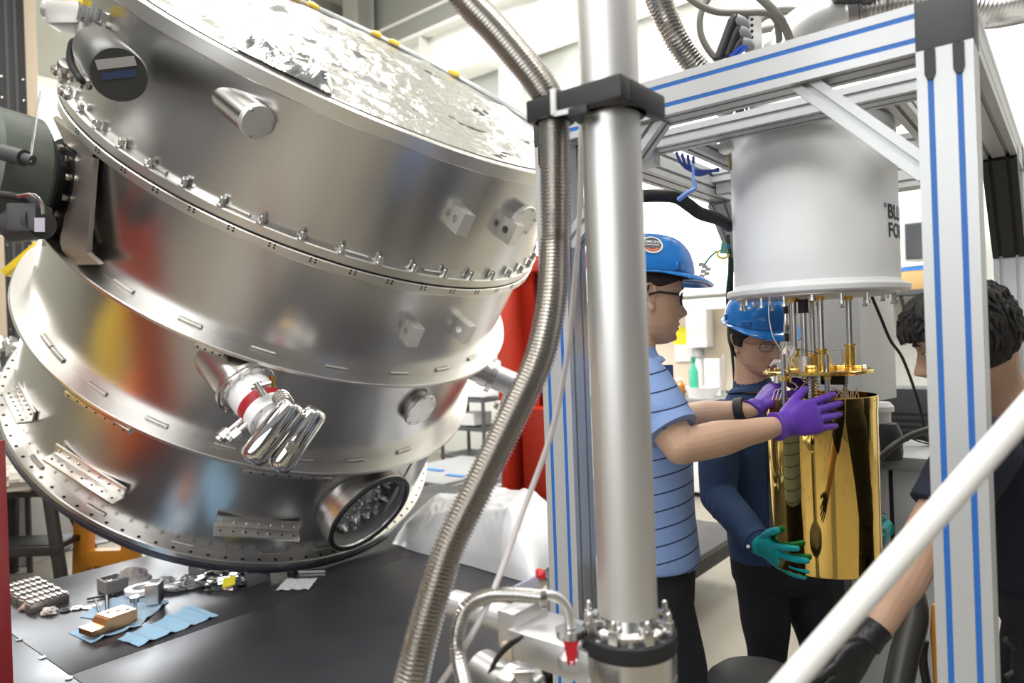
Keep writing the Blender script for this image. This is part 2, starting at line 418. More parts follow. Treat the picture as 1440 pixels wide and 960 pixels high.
# shelf with a monitor, papers and a carton
u, z = wv(1290, 408, 6.75)
t = thing('wall_shelf', 'dark wall shelf carrying a monitor beside the white vessel', 'shelf', W(u, 6.75, z - 0.03))
obj('board', MB().box(W(u - 0.35, 6.75, z - 0.02), (0.6, 0.2, 0.02), UV), DGREY, t)
for s in (-0.8, 0.1): obj('bracket', MB().bar(W(u + s, 6.9, z - 0.3), W(u + s, 6.6, z - 0.04), 0.02, 0.03), DGREY, t)
CART = mat('brown_carton', (0.42, 0.27, 0.11), 0.7, var=0.1, vscale=6)
zb = z
u1, z1 = wv(1289, 397, 6.7)
t = thing('carton', 'brown carton on the wall shelf under white folders', 'box', W(u1, 6.7, zb))
obj('body', MB().box(W(u1 - 0.05, 6.7, zb + 0.075), (0.19, 0.12, 0.075), UV, 0.004), CART, t)
obj('flap', MB().box(W(u1 - 0.05, 6.70, zb + 0.153), (0.19, 0.12, 0.003), UV), CART, t)
for i, (mm, lab) in enumerate(((BLUE, 'thin blue folder directly on the brown carton'), (WHITE, 'white folder lying on top of the blue folder'))):
    tag(obj('folder', MB().box(W(u1 - 0.06, 6.7, zb + 0.172 + 0.036 * i), (0.17 - 0.01 * i, 0.11, 0.014), UV, 0.003), mm), lab, 'folder')
t = thing('monitor', 'dark monitor standing above the carton on the wall shelf', 'monitor', W(u1 - 0.1, 6.8, zb + 0.24))
obj('screen', MB().box(W(u1 - 0.16, 6.8, zb + 0.42), (0.25, 0.02, 0.155), UV, 0.006), DGREY, t)
obj('panel', MB().box(W(u1 - 0.16, 6.777, zb + 0.42), (0.235, 0.004, 0.14), UV), mat('dead_screen', (0.03, 0.032, 0.036), 0.25), t)
obj('stand', MB().box(W(u1 - 0.16, 6.81, zb + 0.13), (0.03, 0.012, 0.13), UV).box(W(u1 - 0.16, 6.84, zb + 0.006), (0.1, 0.06, 0.006), UV), DGREY, t)
# ================================================================== the tilted steel vacuum vessel
S = 1.3
DC = EYE + Vector((-0.8577, 3.0, 0.5345)) * S
DN = Vector((0.5646, -0.4835, 1.0)).normalized()
_c = EYE - DC
DX = (_c - DN * _c.dot(DN)).normalized()             # towards the viewer's side
DY = DN.cross(DX)
RS = 0.9137 * S
T_RIM, T_RIML, T1, T1L, T2, T2L, T3, T3L, T4, T4L = [S * q for q in (0.7092, 0.6651, 0.3003, 0.2323, -0.1139, -0.1259, -0.5228, -0.5368, -1.0028, -1.039)]
R_RIM, R1, R2, R3, R4 = [S * q for q in (0.93, 0.9404, 0.9811, 0.9773, 0.958)]
def cyl_pt(th, t, r): return DC + DN * t + (DX * cos(th) + DY * sin(th)) * r
def rad_dir(th): return DX * cos(th) + DY * sin(th)
def tan_dir(th): return DY * cos(th) - DX * sin(th)
def drum_hit(x, y, r):                               # (theta, t) where the view ray meets the cylinder of radius r
    d = ray(x, y); o = EYE - DC
    dp = d - DN * d.dot(DN); op = o - DN * o.dot(DN)
    A = dp.dot(dp); B = dp.dot(op); C = op.dot(op) - r * r
    q = B * B - A * C
    s = (-B - sqrt(max(q, 0))) / A
    p = o + d * s
    return atan2(p.dot(DY), p.dot(DX)), p.dot(DN)
def plane_hit(x, y, t):                              # theta where the ray meets the plane t
    d = ray(x, y); s = (DN * t + DC - EYE).dot(DN) / d.dot(DN); p = EYE + d * s - DC
    return atan2(p.dot(DY), p.dot(DX))

SHELL = mat('brushed_drum_steel', (0.63, 0.62, 0.61), 0.27, 1.0)
FLG = mat('machined_flange', (0.78, 0.76, 0.72), 0.32, 1.0)
WELD = mat('weld_steel', (0.62, 0.60, 0.57), 0.42, 1.0, bump=0.2, bscale=120)
FOIL = mat('aluminium_foil', (0.68, 0.68, 0.68), 0.16, 1.0, bump=0.25, bscale=22)
FILM = mat('glossy_film', (0.40, 0.40, 0.36), 0.16, 0.2, bump=0.9, bscale=11, stretch=(2.2, 0.8, 1))
HOLE = mat('bolt_hole_dark', (0.035, 0.03, 0.028), 0.5, 0.3)

lowest = DC + DN * T4L - ZV * 0
drum = thing('vacuum_vessel', 'huge tilted brushed steel drum with bolted flanges and ports over the black platform', 'vessel', Vector((DC.x, DC.y, 0.40)))
SEG = 128
def ring(prof, seg=SEG): return MB().lathe(prof, DC, DN, seg, xdir=DX)
def washer(r0, r1, t0, t1, c=0.004):
    return ring([(r0, t0), (r1 - c, t0), (r1, t0 + c), (r1, t1 - c), (r1 - c, t1), (r0, t1), (r0, t0)])
for a, b in ((T1, T_RIML), (T2, T1L), (T3, T2L), (T4, T3L)):
    obj('shell', ring([(RS, a), (RS, b)]), SHELL, drum, ang=60)
RI = RS - 0.03
obj('flange', washer(RI, R_RIM, T_RIML, T_RIM), FLG, drum)
tm = (T1 + T1L) / 2
obj('flange', washer(RI, R1 + 0.004, T1L, tm - 0.003), FLG, drum)
obj('flange', washer(RI, R1, tm + 0.003, T1), FLG, drum)
obj('gasket', washer(RI, R1 - 0.012, tm - 0.003, tm + 0.003, 0.001), HOLE, drum)
obj('flange', washer(RI, R2, T2L - 0.004, T2), FLG, drum)
obj('flange', washer(RI, R3, T3L - 0.004, T3), FLG, drum)
obj('flange', washer(RI, R4, T4L + 0.012, T4), FLG, drum)
obj('bottom_plate', ring([(0, T4L - 0.035), (R4 - 0.02, T4L - 0.035), (R4 + 0.004, T4L - 0.02), (R4 + 0.004, T4L + 0.008), (R4 - 0.02, T4L + 0.012), (0, T4L + 0.012)]), mat('dark_anodised', (0.10, 0.10, 0.13), 0.35, 0.6), drum)
# lid of crumpled foil under clear film
def lid_h(x, y):
    r = sqrt(x * x + y * y); e = max(0, min(1, (R_RIM - 0.06 - r) / 0.08))
    a = atan2(y, x)
    return e * (0.003 + 0.016 * fbm((x, y * 2.2, 0), 3.2, 3) + 0.014 * abs(fbm((x * 0.7, y * 3, 5), 6, 3)))
def disc_fn(r1, hfn, base):
    def fn(i, j):
        a = 2 * pi * i; r = r1 * j; x, y = r * cos(a), r * sin(a)
        return DC + DN * (base + hfn(x, y)) + DX * x + DY * y
    return fn
obj('lid_film', MB().grid(disc_fn(R_RIM - 0.05, lid_h, T_RIM + 0.002), 150, 70), FILM, drum, ang=80)
TH_A, TH_B = plane_hit(268, 62, T_RIM), plane_hit(462, 140, T_RIM)
def foil_fn2(i, j):
    th = TH_A + (TH_B - TH_A) * i; r = R_RIM - 0.05 - 0.20 * j
    e = min(1, 5 * j, 5 * (1 - j), 8 * i, 8 * (1 - i))
    x, y = r * cos(th), r * sin(th)
    return DC + DN * (T_RIM + 0.012 + e * (0.045 + 0.03 * fbm((x, y, 2), 6, 3) + 0.015 * abs(fbm((x, y, 7), 14, 2)))) + DX * x + DY * y
obj('foil_collar', MB().grid(foil_fn2, 60, 40), FOIL, drum, smooth=False)
obj('seal_line', ring([(R_RIM - 0.045, T_RIM), (R_RIM - 0.040, T_RIM + 0.003), (R_RIM - 0.035, T_RIM)]), HOLE, drum)
# far hoop over the lid with yellow clips
hoop = [cyl_pt(radians(92 + 140 * k / 60), T_RIM + 0.016, R_RIM - 0.035) for k in range(61)]
obj('hoop', MB().tube(hoop, 0.017, 10), mat('clear_hose', (0.50, 0.52, 0.54), 0.2, 0.3), drum)
CLIP = mat('yellow_clip', (0.80, 0.50, 0.02), 0.45)
for a in (206, 200, 179, 173, 151):
    th = radians(a); c = cyl_pt(th, T_RIM + 0.03, R_RIM - 0.05)
    obj('clip', MB().box(c, (0.028, 0.020, 0.012), (rad_dir(th), tan_dir(th), DN), 0.004).box(c - rad_dir(th) * 0.03, (0.02, 0.035, 0.010), (rad_dir(th), tan_dir(th), DN), 0.004), CLIP, drum)
# socket screws round the upper bolted flange
bolt_me = proto('bolt', MB().lathe([(0, 0), (0.022, 0), (0.022, 0.004), (0.0125, 0.004), (0.0125, 0.030), (0.011, 0.033), (0.007, 0.033), (0.007, 0.024), (0, 0.024)], (0, 0, 0), ZV, 12), STEEL)
ths = sorted(plane_hit(x, y, T1) for x, y in ((107, 160), (130, 179), (163, 206), (204, 232), (253, 259), (307, 286), (364, 312), (422, 335), (479, 355), (533, 370), (583, 382), (627, 389), (664, 394), (694, 395), (718, 391), (734, 386)))
step = (ths[12] - ths[2]) / 10.0
MB_ROT = axes_to(DN)
k0 = ths[2]
for k in range(-4, 20):
    th = k0 + step * k
    place('bolt', bolt_me, drum, cyl_pt(th, T1, R1 - 0.018), MB_ROT)
# pairs of small holes on the flange edge
pin_me = proto('dowel_hole', MB().cyl((0, 0, -0.001), (0, 0, 0.0015), 0.0045, seg=8), HOLE)
for k in range(-2, 16):
    th = k0 + step * (k + 0.42)
    for dt, dz in ((-0.008, 0.012), (0.008, 0.012), (-0.008, -0.0), (0.008, 0.0)):
        place('dowel_hole', pin_me, drum, cyl_pt(th + dt, T1L + 0.022 + dz, R1 + 0.0035), axes_to(rad_dir(th)))
# holes round the bottom flange
mb = MB(); mbs = MB()
n4 = 96
for k in range(n4):
    th = 2 * pi * k / n4
    mb.cyl(cyl_pt(th, T4 - 0.001, R4 - 0.022), cyl_pt(th, T4 + 0.0012, R4 - 0.022), 0.0085, seg=10)
o = obj('bolt_hole', mb, HOLE, drum); o['kind'] = 'stuff'
mb = MB()
for k in range(n4):
    th = 2 * pi * (k + 0.5) / n4
    mb.cyl(cyl_pt(th, T4 + 0.05 + 0.012 * sin(k * 2.1), RS - 0.001), cyl_pt(th, T4 + 0.05 + 0.012 * sin(k * 2.1), RS + 0.0025), 0.004, seg=8)
o = obj('stud', mb, STEEL, drum); o['kind'] = 'stuff'
# stitch welds along the seams
def weld(th, t, L=0.10):
    pts = [cyl_pt(th + L / RS * (i / 8 - 0.5), t + 0.006, RS + 0.004) for i in range(9)]
    obj('weld_bead', MB().tube(pts, 0.0062, 8), WELD, drum)
for t, px in ((T2, ((172, 404), (266, 455), (370, 494), (472, 518), (561, 526), (623, 520), (664, 503))),
              (T3, ((62, 480), (78, 500), (136, 548), (218, 596), (315, 630), (425, 648), (500, 649), (568, 634))),
              (T4, ((52, 650), (134, 718), (256, 767), (380, 779), (455, 772))),
              (T1, ((127, 165), (222, 236), (334, 296), (500, 357), (613, 388)))):
    for x, y in px: weld(plane_hit(x, y, t), t)
# short port tubes closed with blank flanges
E_P = rad_dir(radians(40))
def port_end(x, y, off):
    th, t = drum_hit(x, y, RS); q = cyl_pt(th, t, RS)
    return P(x, y, (q - EYE).y - off)
def blank_port(x, y, rr, off, L, bolts=6, fl=1.25):
    b = port_end(x, y, off); e = E_P
    p = obj('port', MB().cyl(b - e * L, b, rr, seg=40), SHELL, drum, ang=50)
    obj('blank_flange', MB().lathe([(0, -0.016), (rr * fl, -0.016), (rr * fl, 0.0), (rr * fl - 0.003, 0.004), (0, 0.004)], b, e, 40), STEEL_B, p)
    X, Y, Z = frame_of(e)
    for k in range(bolts):
        a = 2 * pi * k / bolts + 0.3
        q = b + (X * cos(a) + Y * sin(a)) * rr * (fl - 0.14)
        obj('screw', MB().cyl(q + e * 0.004, q + e * 0.010, 0.006, seg=8), STEEL, p)
    return p
blank_port(362, 172, 0.062, 0.06, 0.48, 3, 1.03)
blank_port(737, 312, 0.074, 0.12, 0.40, 6, 1.03)
blank_port(592, 577, 0.080, 0.08, 0.30, 8, 1.16)
# lifting lugs: blocks with a through hole
def lug(x, y, w=0.048):
    th, t = drum_hit(x, y, RS + 0.06); e = rad_dir(th); g = tan_dir(th); c = cyl_pt(th, t, RS + 0.03)
    n = 20
    mb = MB(); sq = []
    for k in range(n):
        a = 2 * pi * k / n + pi / 4; m_ = max(abs(cos(a)), abs(sin(a))); sq.append((w * cos(a) / m_, w * sin(a) / m_))
    for s, k in ((-1, 0), (1, 1)):
        base = [c + e * sq[i][0] + DN * sq[i][1] + g * s * 0.028 for i in range(n)]
        inn = [c + e * 0.017 * cos(2 * pi * i / n + pi / 4) + DN * 0.017 * sin(2 * pi * i / n + pi / 4) + g * s * 0.028 for i in range(n)]
        mb.v += [tuple(p) for p in base + inn]
    mb.f += [(i, (i + 1) % n, n + (i + 1) % n, n + i) for i in range(n)]
    mb.f += [(2 * n + i, 2 * n + (i + 1) % n, 3 * n + (i + 1) % n, 3 * n + i) for i in range(n)]
    mb.f += [(i, (i + 1) % n, 2 * n + (i + 1) % n, 2 * n + i) for i in range(n)]
    mb.f += [(n + i, n + (i + 1) % n, 3 * n + (i + 1) % n, 3 * n + i) for i in range(n)]
    obj('lifting_lug', mb, mat('milled_lug', (0.82, 0.81, 0.78), 0.42, 0.9), drum)
lug(652, 314); lug(582, 472); lug(656, 468); lug(722, 328, 0.05)
# angle brackets bolted to the lower shells
def angle(x, y, half, depth=0.05, tilt=0.0, m=FLG, holes=7, t=None):
    th, tt = drum_hit(x, y, RS + depth * 0.5)
    t = tt if t is None else t
    e, g = rad_dir(th), tan_dir(th)
    c = cyl_pt(th, t, RS)
    p = obj('angle_bracket', MB().box(c + e * (depth / 2 + 0.003), (depth / 2 + 0.006, half, 0.006), (e, g, DN), 0.002).box(c + e * 0.004 + DN * 0.03, (0.006, half, 0.03), (e, g, DN), 0.002), m, drum)
    for k in range(holes):
        q = c + g * half * (2 * (k + 0.5) / holes - 1)
        obj('hole', MB().cyl(q + e * (depth * 0.72) + DN * 0.005, q + e * (depth * 0.72) + DN * 0.0075, 0.006, seg=8), HOLE, p)
        obj('rivet', MB().ball(q + e * 0.012 + DN * 0.035, 0.007, seg=8, rings=5), STEEL, p)
angle(118, 672, 0.20, 0.06); angle(362, 748, 0.20, 0.06); angle(26, 572, 0.12, 0.06)
def strap(x, y, half, t, r, holes=7, m=FLG):         # flat drilled strip under a flange edge
    th, _ = drum_hit(x, y, r); e, g = rad_dir(th), tan_dir(th); c = cyl_pt(th, t, r)
    p = obj('drilled_strip', MB().box(c, (0.028, half, 0.012), (e, g, DN), 0.002), m, drum)
    for k in range(holes):
        q = c + g * half * (2 * (k + 0.5) / holes - 1)
        obj('hole', MB().cyl(q + e * 0.027, q + e * 0.0295, 0.005, seg=8), HOLE, p)
strap(140, 585, 0.17, T3L - 0.018, R3 - 0.03); strap(405, 666, 0.20, T3L - 0.018, R3 - 0.035)
strap(298, 487, 0.06, T2L - 0.016, R2 - 0.03, 4)
# big open port at the lower right, foil inside
e = E_P
rp = 0.235; c = port_end(521, 722, 0.20) - e * 0.318
bp = obj('open_port', MB().lathe([(rp, 0), (rp, 0.20), (rp * 1.0, 0.205), (rp * 1.04, 0.21), (rp * 1.04, 0.245), (rp * 1.06, 0.25), (rp * 1.06, 0.31), (rp * 1.03, 0.318), (rp * 0.95, 0.318), (rp * 0.93, 0.31), (rp * 0.90, 0.2), (rp * 0.88, 0.0)], c, e, 64, cap=False), SHELL, drum, ang=40)
obj('rim_seal', MB().lathe([(rp * 1.05, 0.312), (rp * 1.05, 0.326), (rp * 0.96, 0.326), (rp * 0.96, 0.312)], c, e, 64, close=True), RUB, bp)
obj('liner', MB().lathe([(rp * 0.93, 0.31), (rp * 0.86, 0.30), (rp * 0.80, 0.18), (rp * 0.80, 0.05)], c, e, 48, cap=False), mat('grey_liner', (0.30, 0.30, 0.30), 0.5, 0.3), bp)
X, Y, Z = frame_of(e)
obj('foil_blanket', MB().grid(lambda i, j: c + e * (0.205 + 0.07 * abs(fbm((i * 3, j * 3, 1), 2.2, 3))) + X * (rp * 0.85 * (2 * i - 1)) * sqrt(max(0.05, 1 - (2 * j - 1) ** 2)) + Y * (rp * 0.85 * (2 * j - 1)), 34, 34), FOIL, bp, smooth=False)
# cold head of the pulse tube cooler
L = 0.35
e = E_P; b = port_end(344, 543, 0.09); c = b - e * (L + 0.05)
ch = obj('cooler_port', MB().cyl(c, c + e * (L + 0.05), 0.105, seg=48), SHELL, drum, ang=50)
obj('flange_ring', MB().lathe([(0, 0), (0.125, 0), (0.125, 0.018), (0.118, 0.02), (0.118, 0.034), (0, 0.034)], b, e, 48), STEEL, ch)
X, Y, Z = frame_of(e)
for k in range(14):
    a = 2 * pi * k / 14; q = b + (X * cos(a) + Y * sin(a)) * 0.112
    obj('screw', MB().cyl(q + e * 0.034, q + e * 0.045, 0.007, seg=8), STEEL, ch)
b2 = b + e * 0.034
hd = obj('cold_head', MB().lathe([(0, 0), (0.094, 0), (0.094, 0.17), (0.096, 0.17), (0.096, 0.185), (0.068, 0.185), (0.066, 0.29), (0, 0.29)], b2, e, 40), WHITE_G, drum)
obj('red_band', MB().lathe([(0.0945, 0.085), (0.0955, 0.09), (0.0955, 0.125), (0.0945, 0.13)], b2, e, 40), mat('red_print', (0.40, 0.02, 0.03), 0.4), hd)
for k in range(10):
    a = 2 * pi * k / 10; q = b2 + (X * cos(a) + Y * sin(a)) * 0.086
    obj('screw', MB().cyl(q + e * 0.185, q + e * 0.194, 0.006, seg=8), STEEL, hd)
Yc = (b2 + e * 0.30 - EYE).y
def capsule(name, x0, y0, x1, y1, r, Yd, dY, parent):
    a = P(x0, y0, Yd + dY / 2); q = P(x1, y1, Yd - dY / 2); d = (q - a).normalized(); L = (q - a).length
    return obj(name, MB().lathe([(0, 0), (r * 0.5, 0.004), (r * 0.86, 0.012), (r, 0.035), (r, L - 0.035), (r * 0.86, L - 0.012), (r * 0.5, L - 0.004), (0, L)], a, d, 40), CHROME, parent, ang=50)
Yr = Yc - 0.02
r1 = capsule('reservoir', 417, 564, 350, 650, 0.054, Yr - 0.02, 0.08, drum)
r2 = capsule('reservoir', 448, 573, 388, 662, 0.050, Yr + 0.04, 0.08, drum)
obj('bracket', MB().tube([P(395, 590, Yc + 0.02), P(404, 596, Yr)], 0.04, 16), WHITE_G, hd)
q = P(407, 622, Yr - 0.08)
obj('relief_valve', MB().cyl(q, q + Vector((0.02, -0.05, -0.01)), 0.016, seg=14).cyl(q + Vector((0.02, -0.05, -0.01)), q + Vector((0.03, -0.07, -0.014)), 0.023, seg=6), STEEL, r1)
for dx in (0, 14):
    a = P(352 + dx, 580, Yc + 0.06); z = P(318 + dx, 609, Yc - 0.02); d = (z - a).normalized()
    f = obj('gas_pipe', MB().cyl(a, z, 0.012, seg=12), STEEL, hd)
    obj('coupling', MB().cyl(z - d * 0.01, z + d * 0.03, 0.026, seg=6).cyl(z + d * 0.03, z + d * 0.045, 0.018, seg=12), mat('zinc_fitting', (0.55, 0.56, 0.55), 0.35, 0.9), f)
for k in range(4):
    cc = P(395 + 2 * k, 560 + 3 * k, Yr - 0.03)
    obj('capillary_coil', MB().tube([cc + RGT * 0.035 * cos(a) + UPV * 0.03 * sin(a) + FWD * 0.01 * sin(a * 0.5) for a in [2 * pi * i / 20 for i in range(21)]], 0.004, 6), STEEL, hd)
q = P(384, 545, Yr)
obj('brass_valve', MB().cyl(q, q + UPV * 0.03, 0.01, seg=10).cyl(q + UPV * 0.03, q + UPV * 0.045, 0.015, seg=6), GOLD_M, hd)
q = P(372, 556, Yr); obj('valve_body', MB().cyl(q, q + (UPV * 0.05 + RGT * -0.03), 0.016, seg=12).cyl(q + (UPV * 0.03 + RGT * -0.05), q + (UPV * 0.05 + RGT * 0.03), 0.012, seg=12), STEEL, hd)
# the same kind of cooler port seen edge-on behind the right side
th, t = drum_hit(690, 520, RS + 0.02); th += 0.16; e = rad_dir(th); c = cyl_pt(th, T2L - 0.25, RS - 0.05)
sp = obj('cooler_port', MB().cyl(c, c + e * 0.16, 0.085, seg=32).cyl(c + e * 0.16, c + e * 0.19, 0.105, seg=32), SHELL, drum)
obj('cold_head', MB().lathe([(0, 0), (0.075, 0), (0.075, 0.16), (0.055, 0.16), (0.055, 0.24), (0, 0.24)], c + e * 0.19, e, 28), mat('grey_head', (0.5, 0.5, 0.52), 0.35, 0.4), sp)
q = c + e * 0.30; obj('gas_pipe', MB().cyl(q, q - DN * 0.16 + e * 0.02, 0.014, seg=10).cyl(q - DN * 0.15, q - DN * 0.19, 0.026, seg=8), STEEL, sp)
# flat stay bar between the two lowest flanges, right
th = plane_hit(597, 655, T3); a = cyl_pt(th, T3L, R3 - 0.01); z = cyl_pt(th - 0.01, T4, R4 - 0.01)
obj('stay_bar', MB().bar(a, z, 0.035, 0.012, rad_dir(th)), FLG, drum)

# gauge and right-angle valve on the upper left of the drum
gY = 2.62
gx = lambda x, y, d=0.0: P(x, y, gY + d)
gauge = obj('gauge_valve', MB().cyl(gx(152, 38, 0.25), gx(122, 36), 0.030, seg=24).lathe([(0.03, 0), (0.055, 0.0), (0.055, 0.02), (0.03, 0.02)], gx(142, 37, 0.06), gx(120, 36) - gx(150, 38, 0.2), 24), HOSE, drum)
obj('valve_body', MB().box(gx(98, 24), (0.065, 0.05, 0.045), (RGT, FWD, UPV), 0.02).cyl(gx(122, 36), gx(124, 55), 0.04, seg=24).cyl(gx(78, 16), gx(66, 12), 0.036, seg=20), mat('cast_aluminium', (0.42, 0.41, 0.39), 0.45, 0.6), gauge)
obj('warning_label', MB().box(gx(113, 5), (0.028, 0.03, 0.02), (RGT, FWD, UPV), 0.004), mat('yellow_label', (0.70, 0.50, 0.03), 0.5), gauge)
for a in range(5):
    cc = gx(112 + 6 * a, 30 - 4 * (a % 2), -0.06)
    obj('clamp_screw', MB().cyl(cc, cc + UPV * 0.045 + RGT * 0.01, 0.012, seg=8), STEEL, gauge)
a0 = P(140, 72, 2.48); a1 = P(168, 105, 2.18)
d = (a1 - a0).normalized(); Lg = (a1 - a0).length
mot = obj('motor_can', MB().lathe([(0, -0.02), (0.064, -0.02), (0.078, -0.008), (0.083, 0.0), (0.083, Lg - 0.008), (0.078, Lg), (0, Lg)], a0, d, 48), mat('grey_black_can', (0.045, 0.046, 0.045), 0.4), drum, ang=40)
X, Y, Z = frame_of(d)
R_lab = axes_to(d, RGT)
X, Y = Vector(R_lab.col[0]), Vector(R_lab.col[1])
lab = MB().box(a1 + X * 0.0 + Y * 0.035 + d * 0.001, (0.055, 0.014, 0.0012), (X, Y, d))
obj('name_plate', lab, mat('pale_label', (0.42, 0.42, 0.40), 0.5), mot)
obj('name_plate', MB().box(a1 + d * 0.001, (0.05, 0.010, 0.0012), (X, Y, d)), mat('blue_label', (0.04, 0.06, 0.14), 0.5), mot)
for x, y, r in ((93, 98, 0.045), (78, 99, 0.022), (103, 105, 0.03), (88, 112, 0.02), (118, 115, 0.03), (88, 128, 0.022), (94, 134, 0.02)):
    r *= 0.72; q = gx(x, y, 0.02); obj('needle_valve', MB().lathe([(0, -r), (r * 0.8, -r), (r, -r * 0.6), (r, r * 0.6), (r * 0.8, r), (0, r)], q, Vector((0.5, -0.6, 0.4)), 14), HOSE, gauge)
obj('valve_pipe', MB().tube(smooth_path([gx(128, 62), gx(105, 58), gx(99, 72), gx(100, 88), gx(108, 104), gx(116, 114), P(125, 122, gY + 0.12)]), 0.013, 10), RUB, gauge)

# trunnion bracket, hub and drive at the left edge
tb = DC + DN * (T1L - 0.03)
def tri(x, y, Y): return P(x, y, Y)
BRK = mat('tan_bracket_steel', (0.50, 0.45, 0.40), 0.40, 0.85)
TY = 2.98
hubc = P(86, 262, TY)
ax = (P(0, 242, TY - 0.18) - P(86, 262, TY)).normalized()
UPT = (DN - ax * DN.dot(ax)).normalized(); SDT = ax.cross(UPT)
br = obj('trunnion_bracket', MB().bar(P(100, 195, TY), P(92, 345, TY), 0.40, 0.03, ax, 0.004), BRK, drum)
def plate(pts, th, m, name, parent):
    pts = [Vector(p) for p in pts]; n = (pts[1] - pts[0]).cross(pts[2] - pts[0]).normalized() * th
    k = len(pts)
    mb = MB().add(pts + [p + n for p in pts], [(i, (i + 1) % k, k + (i + 1) % k, k + i) for i in range(k)] + [tuple(range(k - 1, -1, -1)), tuple(range(k, 2 * k))])
    return obj(name, mb, m, parent)
plate([P(132, 222, 2.74), P(122, 355, 2.80), P(88, 352, 2.88), P(84, 340, 2.88), P(108, 212, 2.86)], 0.02, BRK, 'gusset_plate', br)
plate([P(74, 166, 2.98), P(90, 178, 2.86), P(134, 214, 2.74), P(124, 226, 2.78), P(90, 200, 2.92)], 0.02, BRK, 'gusset_plate', br)
plate([P(86, 350, 2.88), P(120, 354, 2.80), P(140, 372, 2.78), P(104, 372, 2.88)], 0.02, BRK, 'gusset_plate', br)
hub = thing('trunnion_drive', 'dark green drive hub with black bolted flange holding the left side of the drum', 'drive', Vector((hubc.x - 0.30, hubc.y, 0)))
HUBM = mat('dark_green_grey', (0.10, 0.115, 0.095), 0.4)
def hl(prof, m, name, seg=56): return obj(name, MB().lathe(prof, hubc, ax, seg), m, hub)
hl([(0.000, 0.000), (0.197, 0.000), (0.197, 0.025), (0.189, 0.029), (0.126, 0.029), (0.126, 0.084), (0.193, 0.084), (0.197, 0.088), (0.197, 0.109), (0.000, 0.109)], RUB, 'bolted_flange')
hl([(0.000, 0.109), (0.227, 0.109), (0.248, 0.126), (0.248, 0.286), (0.227, 0.302), (0.000, 0.302)], HUBM, 'gear_case')
hl([(0.000, 0.302), (0.176, 0.302), (0.185, 0.311), (0.185, 0.680), (0.000, 0.680)], mat('white_case', (0.55, 0.55, 0.52), 0.4), 'end_case')
X, Y, Z = frame_of(ax)
for k in range(12):
    a = 2 * pi * k / 12
    q = hubc + (X * cos(a) + Y * sin(a)) * 0.16
    obj('bolt', MB().cyl(q + ax * 0.029, q + ax * 0.052, 0.014, seg=6), STEEL, hub)
    q = hubc + (X * cos(a) + Y * sin(a)) * 0.172
    obj('bolt', MB().cyl(q - ax * 0.02, q, 0.013, seg=6), STEEL, hub)
pb_ = hubc + ax * 0.60
obj('pedestal', MB().box(Vector((pb_.x, pb_.y, (pb_.z - 0.15) / 2)), (0.10, 0.16, (pb_.z - 0.15) / 2), None, 0.02), RED, hub)
md = obj('drive_motor', MB().cyl(P(20, 318, 2.62), P(58, 312, 2.58), 0.062, seg=28).box(P(42, 308, 2.58), (0.055, 0.05, 0.052), (RGT, FWD, UPV), 0.012), DGREY, hub)
obj('cable', MB().tube(smooth_path([P(-20, 272, 2.55), P(22, 276, 2.55), P(44, 282, 2.55), P(52, 296, 2.55)]), 0.014, 10), RUB, hub)
obj('cable', MB().tube(smooth_path([P(26, 276, 2.53), P(46, 274, 2.50), P(58, 286, 2.53), P(60, 300, 2.55)]), 0.008, 8), STEEL, hub)
obj('connector', MB().cyl(P(4, 214, 2.58), P(34, 222, 2.56), 0.03, seg=16).cyl(P(34, 222, 2.56), P(46, 226, 2.56), 0.02, seg=12), DGREY, hub)
obj('lever', MB().cyl(P(42, 228, 2.55), P(57, 128, 2.62), 0.004, seg=6), STEEL, hub)
obj('paper_tag', MB().box(P(56, 316, 2.50), (0.018, 0.002, 0.025), (RGT, FWD, UPV)), mat('tag_print', (0.45, 0.42, 0.5), 0.5), hub)
# ================================================================== the low black platform and what lies on it
ZT = 0.36
TBL = mat('black_laminate', (0.030, 0.030, 0.036), 0.36, rvar=0.08, vscale=2.5, var=0.25, bump=0.01, bscale=40)
TBE = mat('black_edge', (0.02, 0.02, 0.022), 0.5)
plat = thing('platform', 'wide low black platform with thin seams under the tilted steel drum', 'platform', W(2.9, 2.4, 0))
U0, U1, V0, V1 = 1.584, 4.22, 0.55, 4.15
s1 = Pz(9, 885.6, ZT).dot(D2)                        # seam across the top
vs_ = s1
for a, b, c, d in ((U0, U1, V0, vs_ - 0.0015), (U0, 2.9, vs_ + 0.0015, V1), (2.903, U1, vs_ + 0.0015, V1)):
    obj('panel', MB().box(W((a + b) / 2, (c + d) / 2, ZT - 0.015), ((b - a) / 2, (d - c) / 2, 0.015), UV, 0.0015), TBL, plat)
obj('skirt', MB().box(W((U0 + U1) / 2, (V0 + V1) / 2, ZT - 0.08), ((U1 - U0) / 2 - 0.03, (V1 - V0) / 2 - 0.03, 0.045), UV), TBE, plat)
for u in (U0 + 0.3, 2.9, U1 - 0.3):
    for v in (V0 + 0.3, 2.4, V1 - 0.3):
        obj('leg', MB().box(W(u, v, 0.115), (0.05, 0.05, 0.115), UV), TBE, plat)
for x, y in ((27, 900), (60, 925), (97, 954)):
    q = Pz(x, y, ZT); obj('stud', MB().cyl(q, q + ZV * 0.004, 0.012, seg=12), STEEL, plat)

def T(x, y, z=ZT): return Pz(x, y, z)
